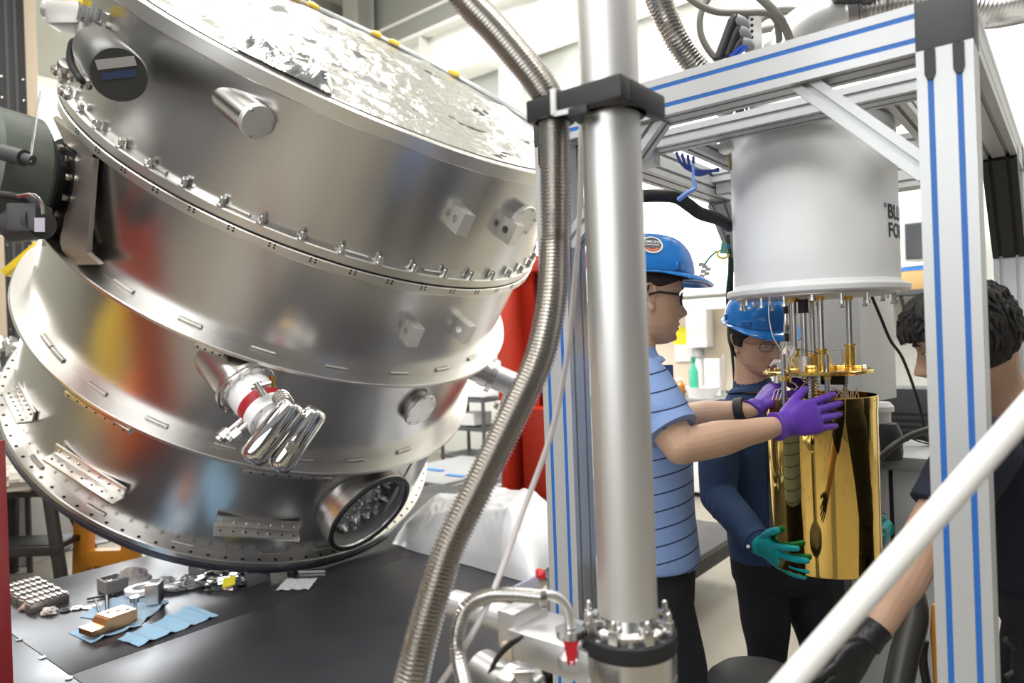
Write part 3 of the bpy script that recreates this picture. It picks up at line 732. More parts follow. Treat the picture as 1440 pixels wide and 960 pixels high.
# two blue shop towels
TOWEL = mat('blue_towel', (0.30, 0.52, 0.72), 0.85, bump=0.15, bscale=150, sheen=0.2)
def towel(c0, c1, c2, c3, seed, amp=0.014, nu=24, nv=14, folds=4):
    c = [T(*q) for q in (c0, c1, c2, c3)]
    def fn(i, j):
        p = (c[0] * (1 - i) + c[1] * i) * (1 - j) + (c[3] * (1 - i) + c[2] * i) * j
        w = abs(((i * folds) % 1) - 0.5) * 2
        return p + ZV * (0.003 + amp * 0.7 * (1 - w) ** 4 + amp * 0.9 * max(0, 0.25 + fbm((p.x, p.y, seed), 9, 2)) * 0.5)
    mb = MB().grid(fn, nu, nv); n = len(mb.v)
    mb2 = MB(); mb2.v = mb.v + [(p[0], p[1], p[2] - 0.0015) for p in mb.v]; mb2.f = mb.f + [tuple(reversed([k + n for k in f])) for f in mb.f]
    return mb2
tag(obj('blue_towel', towel((165, 900), (270, 852), (308, 866), (195, 910), 1), TOWEL, ang=50, recalc=False), 'long creased blue paper towel spread beside the copper block', 'towel')
tag(obj('blue_towel', towel((96, 890), (172, 862), (200, 880), (128, 905), 3, 0.012, 16, 10, 2), TOWEL, ang=50, recalc=False), 'small blue paper towel with a curled corner under the copper block', 'towel')
tag(obj('blue_towel', towel((112, 868), (172, 838), (238, 846), (196, 880), 5, 0.020, 18, 14, 2), mat('pale_towel', (0.42, 0.58, 0.74), 0.85, bump=0.15, bscale=150), ang=50, recalc=False), 'pale blue rumpled towel behind the copper block, under the tape roll', 'towel')
# copper block
COP = mat('copper', (0.72, 0.34, 0.17), 0.28, 1.0, bump=0.03, bscale=50)
a = T(120, 893, ZT + 0.02); b = T(184, 870, ZT + 0.02)
X = (b - a); X.z = 0; Lc = X.length; X.normalize(); Y = ZV.cross(X)
t = thing('copper_block', 'stepped polished copper block with drilled holes lying on a blue towel', 'metal block', (a + b) / 2 - ZV * 0.01)
prof = [(0, 0), (Lc, 0), (Lc, 0.050), (Lc * 0.98, 0.054), (Lc * 0.40, 0.054), (Lc * 0.34, 0.048), (Lc * 0.28, 0.027), (Lc * 0.20, 0.024), (0, 0.024)]
obj('body', MB().extrude(prof, a - Y * 0.05, X, ZV, Y * 0.10), COP, t, ang=25)
for i in range(3):
    q = a + X * Lc * (0.55 + 0.16 * i) + ZV * 0.055 - Y * 0.02 * (i - 1); obj('hole', MB().cyl(q, q + ZV * 0.001, 0.009, seg=10), HOLE, t)
# stack of finned metal blocks at the left edge
FIN = mat('nickel_block', (0.62, 0.57, 0.53), 0.3, 0.9)
a = T(14, 836); b = T(75, 856)
X = (b - a); X.z = 0; X.normalize(); Y = ZV.cross(X)
for i in range(5):
    c = a.lerp(b, i / 4.0 * 0.86) + Y * (0.05 - 0.012 * i) + ZV * 0
    t = thing('connector_block', ['farthest slotted nickel block in the row at the platform edge', 'second slotted nickel block from the far end of the row', 'middle slotted nickel block of the row of five', 'second slotted nickel block from the near end of the row', 'nearest slotted nickel block of the row, beside the pink wrapper'][i], 'metal block', c, 'row of slotted nickel blocks')
    mb = MB().box(c + ZV * 0.02, (0.025, 0.085, 0.02), (X, Y, ZV), 0.003)
    obj('body', mb, FIN, t)
    for k in range(7):
        q = c + Y * (-0.072 + 0.024 * k)
        obj('fin', MB().box(q + ZV * 0.044, (0.025, 0.007, 0.006), (X, Y, ZV), 0.002), FIN, t)
    for k in range(6):
        q = c + Y * (-0.06 + 0.024 * k)
        obj('slot', MB().box(q + ZV * 0.0405, (0.02, 0.005, 0.001), (X, Y, ZV)), HOLE, t)
def lump(name, c, sx, sy, sz, m, label, cat, seed, X=None, rough=0.35, fr=5, n=36):
    """a crumpled bag, tissue or wrapper"""
    X = X or Vector((1, 0, 0)); Y = ZV.cross(X)
    mb = MB().ball((0, 0, 0), 1.0, seg=n, rings=n // 2 + 2)
    out = []
    for p in mb.v:
        p = Vector(p); f = 1 + rough * fbm(p + Vector((seed, seed * 1.7, 0)), fr * 0.35, 4) + rough * 0.5 * abs(noise.noise(p * fr * 0.9 + Vector((seed, 0, 3))))
        q = p * f; z = max(q.z * sz + sz * 0.62, 0.001 + 0.002 * (1 + p.x))
        out.append(c + X * q.x * sx + Y * q.y * sy + ZV * z)
    mb.v = [tuple(q) for q in out]
    return tag(obj(name, mb, m, ang=25), label, cat)
TISS = mat('white_tissue', (0.90, 0.88, 0.84), 0.9, bump=0.2, bscale=60)
PLAS = mat('clear_film_crumpled', (0.72, 0.73, 0.75), 0.28, 0.0, bump=0.3, bscale=40, alpha=0.85)
PINK = mat('pink_wrapper', (0.72, 0.52, 0.47), 0.6, bump=0.2, bscale=50)
lump('foam_wrapper', T(57, 851), 0.085, 0.03, 0.022, PINK, 'pinkish rolled wrapper lying against the nickel blocks', 'wrapper', 2, (T(75, 846) - T(40, 856)).normalized(), 0.15)
lump('paper_scrap', T(70, 863), 0.03, 0.025, 0.018, TISS, 'tiny crumpled white scrap alone near the nickel blocks', 'scrap', 5, None, 0.5)
lump('tissue', T(188, 822), 0.075, 0.05, 0.05, TISS, 'crumpled white tissue behind the small grey box of screws', 'tissue', 9, None, 0.35, 5)
lump('plastic_bag', T(232, 828), 0.11, 0.06, 0.03, PLAS, 'crumpled clear plastic bag between the tape roll and the tissue', 'bag', 12, None, 0.5, 6)
lump('plastic_bag', T(262, 826), 0.07, 0.045, 0.03, PLAS, 'small crumpled clear bag right of the larger crumpled bag', 'bag', 17, None, 0.5, 6)
fb = lump('foil_bag', T(318, 822), 0.12, 0.09, 0.045, FOIL, 'shiny foil bag with a yellow label under the drum edge', 'bag', 21, None, 0.45, 6)
q = T(322, 818, ZT + 0.075); o = obj('label', MB().box(q, (0.028, 0.03, 0.003), (Vector((0.9, 0.3, 0.2)).normalized(), Vector((-0.3, 0.85, 0.4)).normalized(), Vector((-0.1, -0.4, 0.9)).normalized())), YEL, fb)
# small grey boxes
def tray(x, y, sx, sy, h, label, fill):
    c = T(x, y); X = D1 * -1; Y = D2
    t = thing('tray_box', label, 'box', c)
    mb = MB().box(c + ZV * 0.003, (sx, sy, 0.003), (X, Y, ZV))
    for s in (-1, 1):
        mb.box(c + X * s * sx + ZV * h / 2, (0.003, sy + 0.003, h / 2), (X, Y, ZV)); mb.box(c + Y * s * sy + ZV * h / 2, (sx, 0.003, h / 2), (X, Y, ZV))
    obj('body', mb, GREYP, t)
    for k in range(fill):
        q = c + X * random.uniform(-sx, sx) * 0.7 + Y * random.uniform(-sy, sy) * 0.7 + ZV * random.uniform(h * 0.6, h * 0.85)
        d = Vector((random.uniform(-1, 1), random.uniform(-1, 1), random.uniform(-.3, .3))).normalized() * 0.014
        s_ = obj('screw', MB().cyl(q, q + d, 0.004, seg=6).cyl(q - d * 0.4, q, 0.007, seg=6), STEEL, t)
    return t
tray(158, 829, 0.055, 0.045, 0.06, 'small open grey box full of screws by the tissue', 14)
tray(292, 812, 0.07, 0.06, 0.07, 'grey open box behind the foil bag, farthest of the boxes', 6)
c = T(352, 816); tag(obj('parts_case', MB().box(c + ZV * 0.03, (0.09, 0.06, 0.03), (D1 * -1, D2, ZV), 0.004), mat('slate_case', (0.13, 0.13, 0.14), 0.5)), 'closed dark case right of the foil bag under the drum', 'case')
# tape roll, bracket, pen, pliers
c = T(200, 838); tag(obj('tape_roll', MB().lathe([(0.042, 0), (0.075, 0), (0.075, 0.022), (0.042, 0.022), (0.042, 0)], c + ZV * 0.022, ZV, 36, cap=False), WHITE), 'roll of white tape lying flat on the pale towel', 'tape')
c = T(214, 856); X = Vector((0.9, 0.2, 0)).normalized(); Y = ZV.cross(X)
t = thing('steel_corner_block', 'bright bent steel corner block standing beside the tape roll', 'bracket', c + ZV * 0.02)
obj('plate', MB().box(c + ZV * 0.065, (0.028, 0.004, 0.045), (X, Y, ZV), 0.001), FLG, t); obj('side', MB().box(c + X * 0.03 + Y * 0.035 + ZV * 0.065, (0.004, 0.035, 0.045), (X, Y, ZV), 0.001), mat('dark_block', (0.12, 0.13, 0.15), 0.4, 0.7), t)
obj('web', MB().box(c + Y * 0.035 + ZV * 0.024, (0.028, 0.035, 0.004), (X, Y, ZV)), FLG, t)
c = T(190, 862); t = thing('thumb_screw', 'short upright steel thumb screw between tape roll and copper block', 'screw', c)
obj('shank', MB().cyl(c, c + ZV * 0.05, 0.009, seg=12), STEEL, t); obj('head', MB().cyl(c + ZV * 0.05, c + ZV * 0.075, 0.02, seg=12), STEEL, t)
a = T(122, 845); b = T(160, 838); tag(obj('hex_key', MB().tube(smooth_path([a + ZV * 0.01, a.lerp(b, .8) + ZV * 0.01, b + ZV * 0.012, b + Vector((0.01, -0.03, 0.01))], 5), 0.006, 6), BLK), 'long black hex key in front of the grey box of screws', 'tool')
a = T(135, 845); tag(obj('hex_key', MB().tube(smooth_path([T(134, 842, ZT + 0.03), T(138, 855, ZT + 0.025), T(141, 864, ZT + 0.02)], 5), 0.005, 6), BLK), 'thin black hex key lying across the pale towel', 'tool')
a = T(151, 838); tag(obj('marker_pen', MB().tube([T(150, 838, ZT + 0.03), T(151, 864, ZT + 0.025)], [0.008, 0.006], 10), BLK), 'upright looking black pen across the pale towel edge', 'pen')
c = T(100, 858); t = thing('scissors', 'small scissors with silver loops left of the pale towel', 'scissors', c)
for s in (-1, 1):
    q = c + Vector((0.02 * s, 0.012 * s, 0.006))
    obj('loop', MB().lathe([(0.018 + 0.005 * cos(k * pi / 3), 0.005 * sin(k * pi / 3)) for k in range(7)], q, ZV, 20), DGREY if s < 0 else STEEL, t)
    obj('blade', MB().bar(q + Vector((0.015, 0.0, 0)), c + Vector((0.09, -0.02 * s + 0.02, 0.006)), 0.008, 0.003), STEEL, t)
c = T(418, 823)
tag(obj('bubble_wrap', MB().grid(lambda i, j: c + Vector((0.16 * (i - .5), 0.16 * (j - .5), 0.006 + 0.004 * abs(sin(i * 25) * sin(j * 25)) + 0.008 * abs(fbm((i, j, 3), 3, 2)))), 44, 36), mat('bubble_film', (0.85, 0.87, 0.9), 0.15, trans=0.35, ior=1.25), ang=60), 'small clear bubble wrap sheet under the drum', 'bubble wrap')
t0 = T(415, 806); t = thing('hook_tool', 'flat black hooked tool lying under the bottom of the drum', 'tool', t0)
obj('shaft', MB().bar(t0 + ZV * 0.01, T(458, 802, ZT + 0.01), 0.02, 0.012), STEEL, t); obj('handle', MB().bar(T(408, 807, ZT + 0.012), t0 + ZV * 0.012, 0.035, 0.02), BLK, t)
# big bundle in white plastic sheeting
c = T(655, 752)
WRAP = mat('white_sheeting', (0.66, 0.67, 0.69), 0.30, bump=0.25, bscale=14, coat=0.2)
X = (T(748, 800) - T(560, 752)); X.z = 0; X = X.normalized()
Yb = ZV.cross(X)
mb = MB()
A0, A1, A2, A3 = T(548, 765), T(745, 822), Pz(820, 745, ZT), Pz(600, 715, ZT)
def bun(i, j):
    p = (A0 * (1 - i) + A1 * i) * (1 - j) + (A3 * (1 - i) + A2 * i) * j
    e = min(1, 5 * i, 5 * (1 - i)) * min(1, 4.5 * j, 3.2 * (1 - j)); e = max(e, 0) ** 0.55
    h = e * (0.13 + 0.20 * i) + e * (0.05 * fbm((p.x, p.y, 1), 2.2, 2) + 0.018 * abs(fbm((p.x * 2, p.y * 0.7, 4), 5, 3)))
    return p + ZV * (0.002 + max(h, 0)) + (X * 0.03 + Yb * 0.03) * fbm((p.x, p.y, 8), 3, 2)
tag(obj('wrapped_bundle', MB().grid(bun, 90, 60).box(W(0, 0, 0) + (A0 + A1 + A2 + A3) / 4 + ZV * 0.003, (0.25, 0.25, 0.002), (X, Yb, ZV)), WRAP, ang=55), 'large bundle wrapped in crumpled white plastic sheeting on the platform', 'bundle')
# a second loose white plastic bag on the floor by the frame post
c = Pz(842, 845, 0.42)
lump('plastic_sack', Vector((c.x, c.y, 0.36)) + W(0.05, 0.1, 0), 0.10, 0.16, 0.20, mat('sack_film', (0.80, 0.82, 0.87), 0.35, bump=0.2, bscale=14), 'white plastic sack with a blue mark on the platform beyond the post', 'sack', 30, None, 0.25)
# ------------------------------------------------------------------ beyond and below the drum
q = Pz(150, 800, 0.0); q = P(150, 775, 4.9); q.z = 0
ostand = thing('orange_stand', 'bright orange steel stand on the floor under the drum', 'stand', q)
top = DC + DN * (T4L - 0.05) 
for dx in (-0.17, 0.17):
    obj('leg', MB().bar(q + Vector((dx, 0, 0)), q + Vector((dx * 0.9, 0.05, 0.72)), 0.10, 0.10, Vector((0, 1, 0)), 0.006), ORANGE, ostand)
for z in (0.12, 0.40): obj('crossbar', MB().box(q + Vector((0, 0.0, z)), (0.17, 0.04, 0.055), None, 0.005), ORANGE, ostand)
obj('head_beam', MB().box(q + Vector((0, 0.05, 0.77)), (0.30, 0.1, 0.05), None, 0.006), ORANGE, ostand)
q = P(25, 800, 4.8); q.z = 0
ST = mat('black_timber', (0.03, 0.028, 0.026), 0.6)
saw = thing('saw_horse', 'black folding trestle under the plastic sheet at the far left', 'trestle', q)
for dx, dy in ((-0.05, -0.15), (-0.05, 0.15), (0.30, -0.15), (0.30, 0.15)):
    ft = q + Vector((dx + (0.14 if dx > 0 else -0.14), dy * 1.4, 0.0)); hd = q + Vector((dx - 0.02, dy * 0.5, 0.60))
    obj('leg', MB().bar(ft, hd, 0.07, 0.045, Vector((0, 1, 0)), 0.005), ST, saw)
obj('tread', MB().box(q + Vector((0.12, -0.02, 0.27)), (0.27, 0.13, 0.018), None, 0.004), ST, saw)
obj('rail', MB().box(q + Vector((0.12, -0.17, 0.25)), (0.29, 0.015, 0.03), None, 0.003), ST, saw)
obj('top', MB().box(q + Vector((0.08, 0, 0.615)), (0.36, 0.12, 0.02), None, 0.004), ST, saw)
lump('plastic_sheet', q + Vector((0.0, 0.0, 0.636)), 0.36, 0.24, 0.13, mat('dusty_film', (0.62, 0.58, 0.50), 0.35, bump=0.3, bscale=12), 'dusty crumpled plastic sheet heaped on the black trestle', 'sheet', 41, None, 0.3)
c = P(8, 470, 5.4); c.z = 0
t = thing('foil_cart', 'grey cart heaped with crumpled foil behind the left flange', 'cart', c)
obj('body', MB().box(c + ZV * 0.62, (0.3, 0.25, 0.62), None, 0.01), GREYP, t)
lump('foil_bundle', c + ZV * 1.24, 0.26, 0.22, 0.24, FOIL, 'crumpled bluish foil heap behind the left edge of the drum', 'foil', 44, None, 0.45, 7)
t = thing('yellow_rail', 'short yellow guard rail behind the drive hub', 'rail', Vector((P(30, 360, 5.0).x, P(30, 360, 5.0).y, 0)))
a = P(8, 385, 5.0); b = P(56, 345, 5.0); obj('bar', MB().bar(a, b, 0.05, 0.07, Vector((0, 1, 0)), 0.005), mat('yellow_paint', (0.75, 0.55, 0.03), 0.45), t)
obj('post', MB().cyl(Vector((a.x + 0.1, a.y, 0)), Vector((a.x + 0.1, a.y, a.z)), 0.02, seg=10), DGREY, t)
# dark door mat / grating on the floor beyond the platform
q0 = Pz(95, 752, 0.006)
tag(obj('floor_mat', MB().box(q0, (0.55, 0.45, 0.006), UV, 0.004), mat('wet_mat', (0.07, 0.07, 0.07), 0.25, bump=0.3, bscale=20)), 'dark glossy floor mat beyond the platform edge', 'mat')
t = thing('wall_cabinet', 'long low cream cabinet along the left wall behind the trestle', 'cabinet', W(8.1, 3.3, 0))
obj('body', MB().box(W(8.1, 3.9, 0.55), (0.25, 2.2, 0.5), UV, 0.01), mat('cream_cabinet', (0.50, 0.47, 0.38), 0.5), t); obj('plinth', MB().box(W(8.1, 3.9, 0.03), (0.27, 2.2, 0.03), UV), BLK, t)
# red column behind the drum
Yc_ = 5.45
a = P(705, 600, Yc_); b = P(762, 600, Yc_)
cx = (a.x + b.x) / 2 + 0.12
t = thing('red_column', 'tall red steel support column standing behind the drum', 'column', Vector((cx, Yc_ + 0.2, 0)))
RX = D1 * -1
obj('web', MB().box(Vector((cx - 0.06, Yc_ + 0.22, 1.05)), (0.10, 0.02, 1.05), UV), RED, t)
obj('flange', MB().box(Vector((cx - 0.15, Yc_ + 0.15, 1.05)), (0.02, 0.20, 1.05), UV, 0.004), RED, t)
obj('flange', MB().box(Vector((cx + 0.07, Yc_ + 0.25, 1.05)), (0.13, 0.03, 1.05), UV, 0.004), RED, t)
obj('base_box', MB().box(Vector((cx + 0.10, Yc_ - 0.02, 0.5)), (0.20, 0.10, 0.5), UV, 0.01), RED, t)
obj('cap_beam', MB().box(Vector((cx, Yc_ + 0.2, 2.12)), (0.5, 0.12, 0.06), UV, 0.006), RED, t)
# grey sheets on a low pallet beyond the platform
c = Pz(640, 655, 0.34)
t = thing('sheet_pallet', 'low pallet of grey sheets with blue tape beyond the platform', 'pallet', Vector((c.x, c.y, 0)))
PG = mat('grey_sheet', (0.30, 0.31, 0.31), 0.5, var=0.1)
for k in range(6):
    obj('sheet', MB().box(Vector((c.x + 0.03 * sin(k * 2), c.y + 0.02 * cos(k * 3), 0.17 + 0.028 * k)), (0.55 - 0.02 * k, 0.6, 0.012), UV, 0.003), PG, t)
obj('base', MB().box(Vector((c.x, c.y, 0.075)), (0.56, 0.62, 0.075), UV), DGREY, t)
for x, y in ((612, 660), (640, 668)):
    q = Pz(x, y, 0.33); obj('tape_strip', MB().box(q, (0.10, 0.03, 0.003), UV), mat('blue_tape', (0.05, 0.2, 0.6), 0.5), t)
c = P(668, 575, 8.3); c.z = 0
t = thing('tool_cart', 'dark tool cart with pale bins far behind the drum', 'cart', c)
for k in range(3): obj('shelf', MB().box(c + ZV * (0.2 + 0.33 * k), (0.35, 0.25, 0.015), UV), DGREY, t)
for s in ((-1, -1), (1, -1), (-1, 1), (1, 1)): obj('post', MB().box(c + D1 * 0.33 * s[0] + D2 * 0.23 * s[1] + ZV * 0.45, (0.015, 0.015, 0.45), UV), DGREY, t)
for k, (dx, zz) in enumerate(((-0.15, 0.89), (0.15, 0.89), (0.0, 0.56))):
    tag(obj('bin', MB().box(c + D1 * dx + ZV * (zz + 0.075), (0.12, 0.16, 0.07), UV, 0.01), WHITE), ('pale bin on the top shelf of the dark cart, left one', 'pale bin on the top shelf of the dark cart, right one', 'pale bin on the middle shelf of the dark cart')[k], 'bin')
# red post at the very left, near the camera
q = P(-36, 800, 1.7)
tag(obj('red_post', MB().box(Vector((q.x, q.y, 0.66)), (0.05, 0.05, 0.66), None, 0.004), mat('dark_red_enamel', (0.22, 0.004, 0.010), 0.35)), 'dark red post at the near left edge of the platform', 'post')

# coloured blocks added out of view so the drum mirrors orange and yellow streaks
q = Vector((-3.0, 2.42, 0))
t = thing('streak_blocks', 'orange and yellow blocks added out at the left, mirrored as streaks in the drum', 'cart', q)
ob_ = Vector((-2.78, 2.40, 0)); ym = Vector((-3.62, 2.42, 0))
obj('base', MB().box(ob_ + ZV * 0.33, (0.30, 0.14, 0.33), UV, 0.02), mat('bright_orange', (0.95, 0.20, 0.02), 0.6), t)
obj('yellow_block', MB().box(ym + ZV * 0.85, (0.20, 0.16, 0.40), UV, 0.02), mat('bright_yellow', (0.95, 0.66, 0.02), 0.6), t)
obj('post', MB().box(ym + ZV * 0.22, (0.08, 0.08, 0.22), UV, 0.01), DGREY, t)
obj('beam', MB().bar(ob_ + ZV * 0.1, ym + ZV * 0.1, 0.08, 0.08), DGREY, t)
# ================================================================== the aluminium profile frame
UVd = UV
VF = 1.50                                            # front plane
R_top = Pv(1285, 5.6, VF)
ZTOP = R_top.z + 0.0
UR = Pv(1328, 90, VF).dot(D1); UL = Pv(762, 232, VF).dot(D1) - 0.0225
UL = UL
VB = VF + 1.40
Hh = 0.045
def profile(slots=((1, 2), (1, 2)), w=0.045, h=0.045, sw=0.005, sd=0.012):
    """outline of a T-slot bar; w,h half sizes, two slots a side 45 mm apart when the side is 90 mm"""
    def side(L):
        return [-L / 2, L / 2] if L > 0.03 else [0.0]
    pts = []
    def edge(a, b, L):
        ax_ = ((b[0] - a[0]), (b[1] - a[1])); n = sqrt(ax_[0] ** 2 + ax_[1] ** 2); ux, uy = ax_[0] / n, ax_[1] / n; nx, ny = -uy, ux
        pts.append(a); mx, my = (a[0] + b[0]) / 2, (a[1] + b[1]) / 2
        for c in side(L):
            for s, d in ((c - sw, 0), (c - sw, sd), (c + sw, sd), (c + sw, 0)):
                pts.append((mx + ux * s + nx * d, my + uy * s + ny * d))
    A, B, C, D = (-w, -h), (w, -h), (w, h), (-w, h)
    edge(A, B, w); edge(B, C, h); edge(C, D, w); edge(D, A, h)
    return pts
P90 = profile(); P45 = profile(w=0.0225, h=0.0225); P4590 = profile(w=0.0225, h=0.045)
fr = thing('profile_frame', 'tall aluminium slotted profile frame with blue strips around the white vessel', 'frame', W((UR + UL) / 2, VF + 0.64, 0))
def barp(name, poly, o, X, Y, vec, m=ALU): return obj(name, MB().extrude(poly, o, X, Y, vec), m, fr, ang=20)
def strip(c, h, parent, m=BLUE): return obj('slot_cover', MB().box(c, h, UV), m, parent)
VPc = VF + Hh; VBc = VB + Hh
cz = ZTOP - 2 * Hh
for (u, v, nm) in ((UR, VPc, 'R'), (UL, VPc, 'L'), (UR, VBc, 'BR'), (UL, VBc, 'BL')):
    p = barp('post', P90, W(u, v, 0.04), D1, D2, ZV * (cz - 0.04))
    obj('foot', MB().box(W(u, v, 0.02), (0.06, 0.06, 0.02), UV, 0.005), BLK, p)
    if nm in 'RL':
        for s in (-1, 1):
            strip(W(u + s * 0.0225, VF + 0.0035, (cz - 0.054) / 2), (0.0048, 0.003, (cz - 0.054) / 2), p)
            obj('slot_plug', MB().extrude([(-0.009, 0), (0.009, 0), (0.009, 0.045), (-0.009, 0.045)][::1] , W(u + s * 0.0225, VF - 0.003, cz - 0.0465), D1, ZV, D2 * 0.006).extrude([(-0.009, 0), (-0.005, -0.010), (0.005, -0.010), (0.009, 0)], W(u + s * 0.0225, VF - 0.003, cz - 0.0465), D1, ZV, D2 * 0.006), BLK, p)
    obj('corner_cap', MB().box(W(u, v, ZTOP - Hh), (Hh + 0.001, Hh + 0.001, Hh + 0.001), UV, 0.004), DGREY, fr)
# top beams
bm_ = barp('beam', P90, W(UR + Hh, VPc, ZTOP - Hh), D2, ZV, D1 * (UL - UR - 2 * Hh))
for s in (-1, 1): strip(W((UR + UL) / 2, VF + 0.0035, ZTOP - Hh + s * 0.0225), ((UL - UR) / 2 - Hh, 0.003, 0.0048), bm_)
barp('beam', P90, W(UR + Hh, VBc, ZTOP - Hh), D2, ZV, D1 * (UL - UR - 2 * Hh))
PALE = mat('pale_slot_cover', (0.36, 0.42, 0.55), 0.4)
for u, sgn in ((UR, -1), (UL, 1)):
    b_ = barp('beam', P90, W(u, VPc + Hh, ZTOP - Hh), D1, ZV, D2 * (VBc - VPc - 2 * Hh))
    if sgn < 0:
        for s in (-1, 1): strip(W(u - Hh + 0.0035, (VPc + VBc) / 2, ZTOP - Hh + s * 0.0225), (0.003, (VBc - VPc) / 2 - Hh, 0.0048), b_, PALE)
# lower rails
for v, z in ((VBc, 0.60),):
    barp('rail', P4590, W(UR + Hh, v, z), D2, ZV, D1 * (UL - UR - 2 * Hh))
barp('rail', P4590, W(UR, VPc + Hh, 0.25), D1, ZV, D2 * (VBc - VPc - 2 * Hh))
# diagonal braces
def brace(a, b, poly, up, m=ALU):
    d = b - a; L = d.length; d.normalize(); side = d.cross(up).normalized(); u2 = side.cross(d)
    return obj('brace', MB().extrude(poly, a, side, u2, d * L), m, fr, ang=20)
zb_ = ZTOP - 2 * Hh
pa = Pv(1120, 118, VF); zq = Pv(1289, 240, VF).z
brace(W(pa.dot(D1), VPc, zb_ + 0.01), W(UR + Hh - 0.01, VPc, zq), P45, D2)
bl = 0.30
brace(W(UL - 0.30, VPc, zb_ + 0.01), W(UL - Hh + 0.01, VPc, zb_ - 0.26), P45, D2)
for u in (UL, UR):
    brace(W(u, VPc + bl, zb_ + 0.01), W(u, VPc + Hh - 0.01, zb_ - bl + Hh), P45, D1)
    brace(W(u, VBc - bl, zb_ + 0.02), W(u, VBc - Hh + 0.02, zb_ - bl + Hh), P90, D1, ALU if u == UL else mat('shaded_bar', (0.06, 0.06, 0.062), 0.45, 0.5))  # right brace coloured dark to stand for the shade on its underside
brace(W(UL - bl, VBc, zb_ + 0.01), W(UL - Hh + 0.01, VBc, zb_ - bl + Hh), P45, D2)
# inner cradle carrying the vessel
VES = Pv(1144, 430, 2.16); VES.z = 0
VES = P(1146, 420, 2.1); VES.z = 0
vu, vv_ = VES.dot(D1), VES.dot(D2)
VC1 = 1.87; VC2 = 2 * vv_ - VC1
zc = Pv(1000, 190, VC1).z + 0.0225
for v in (VC1 + 0.045, VC2 - 0.045):
    barp('cradle_beam', profile(w=0.045, h=0.0225), W(UR + Hh, v, zc), D2, ZV, D1 * (UL - UR - 2 * Hh))
for u in (vu - 0.275, vu + 0.275):
    barp('cross_beam', profile(w=0.0225, h=0.0225), W(u, VC1 + 0.09, zc), D1, ZV, D2 * (VC2 - VC1 - 0.18))
for u in (UR + Hh + 0.03, UL - Hh - 0.03):
    for v in (VC1 + 0.045, VC2 - 0.045):
        obj('hanger', MB().box(W(u, v, (zc + 0.0225 + ZTOP - 2 * Hh) / 2), (0.025, 0.02, (ZTOP - 2 * Hh - zc - 0.0225) / 2), UV), ALU, fr)
# ================================================================== the white vessel and its gold cold stage
VX, VY = VES.x, VES.y
RV = 0.2275
z_bot = P(1146, 409, VY - RV).z                      # underside of the bottom flange
z_top = zc + 0.0235
fz = lambda z: Vector((VX, VY, z))
frg = thing('cryostat', 'white cylindrical cryostat hanging in the frame with a gold plate below', 'cryostat', fz(z_bot))
frg.location = fz(0.9)
obj('vacuum_can', MB().lathe([(0, z_bot + 0.03), (RV, z_bot + 0.03), (RV, z_top - 0.02), (RV - 0.004, z_top - 0.006), (RV - 0.012, z_top), (0, z_top)], fz(0), ZV, 96), WHITE_G, frg, ang=40)
obj('can_flange', MB().lathe([(RV - 0.02, z_bot), (RV + 0.018, z_bot), (RV + 0.024, z_bot + 0.004), (RV + 0.024, z_bot + 0.016), (RV + 0.02, z_bot + 0.021), (RV + 0.006, z_bot + 0.024), (RV, z_bot + 0.034)], fz(0), ZV, 96), WHITE_G, frg, ang=30)
obj('top_plate', MB().lathe([(0, z_top), (RV + 0.03, z_top), (RV + 0.03, z_top + 0.03), (0, z_top + 0.03)], fz(0), ZV, 64), STEEL_B, frg)
obj('lower_plate', MB().lathe([(0, z_bot - 0.006), (RV - 0.004, z_bot - 0.006), (RV - 0.004, z_bot + 0.01), (0, z_bot + 0.01)], fz(0), ZV, 64), STEEL_B, frg)
for k in range(18):                                  # bolts that hang below the flange
    a = 2 * pi * k / 18 + 0.08
    p = fz(z_bot) + Vector((cos(a), sin(a), 0)) * (RV + 0.008 - 0.025)
    L = 0.028 if k % 3 else 0.016
    obj('flange_bolt', MB().cyl(p, p - ZV * L, 0.004, seg=8).cyl(p - ZV * L, p - ZV * (L + 0.008), 0.0075, seg=8), STEEL, frg)
# lettering on the can
def on_can(tx, th0, z0):
    mb = MB(); mb.f = tx.f
    for x, y, z in tx.v:
        th = th0 + x / RV; mb.v.append((VX + (RV + 0.0012) * cos(th), VY + (RV + 0.0012) * sin(th), z0 + y))
    return mb
INK = mat('dark_ink', (0.03, 0.03, 0.05), 0.5); INKB = mat('blue_ink', (0.02, 0.08, 0.35), 0.5)
def can_theta(x, y):
    d = ray(x, y); o = EYE - fz(0); A = d.x ** 2 + d.y ** 2; B = d.x * o.x + d.y * o.y; C = o.x ** 2 + o.y ** 2 - RV * RV
    s = (-B - sqrt(max(0, B * B - A * C))) / A; p = o + d * s; return atan2(p.y, p.x), EYE.z + d.z * s
th0, zt = can_theta(1248, 306); _, zt2 = can_theta(1248, 331)
hB = 0.044
obj('lettering', on_can(text_mesh('BLUE', 0.055, 0.0012), th0, zt), INK, frg, recalc=False)
obj('lettering', on_can(text_mesh('FORS', 0.055, 0.0012), th0, zt2 - 0.002), INK, frg, recalc=False)
tho, zo = can_theta(1244.5, 288)
mb = MB(); n = 20
for k in range(n):
    for r in (0.0065, 0.0035):
        a = 2 * pi * k / n; th = tho + r * cos(a) / RV
        mb.v.append((VX + (RV + 0.0012) * cos(th), VY + (RV + 0.0012) * sin(th), zo + r * sin(a)))
mb.f = [(2 * k, 2 * ((k + 1) % n), 2 * ((k + 1) % n) + 1, 2 * k + 1) for k in range(n)]
obj('ring_mark', mb, INKB, frg, recalc=False)
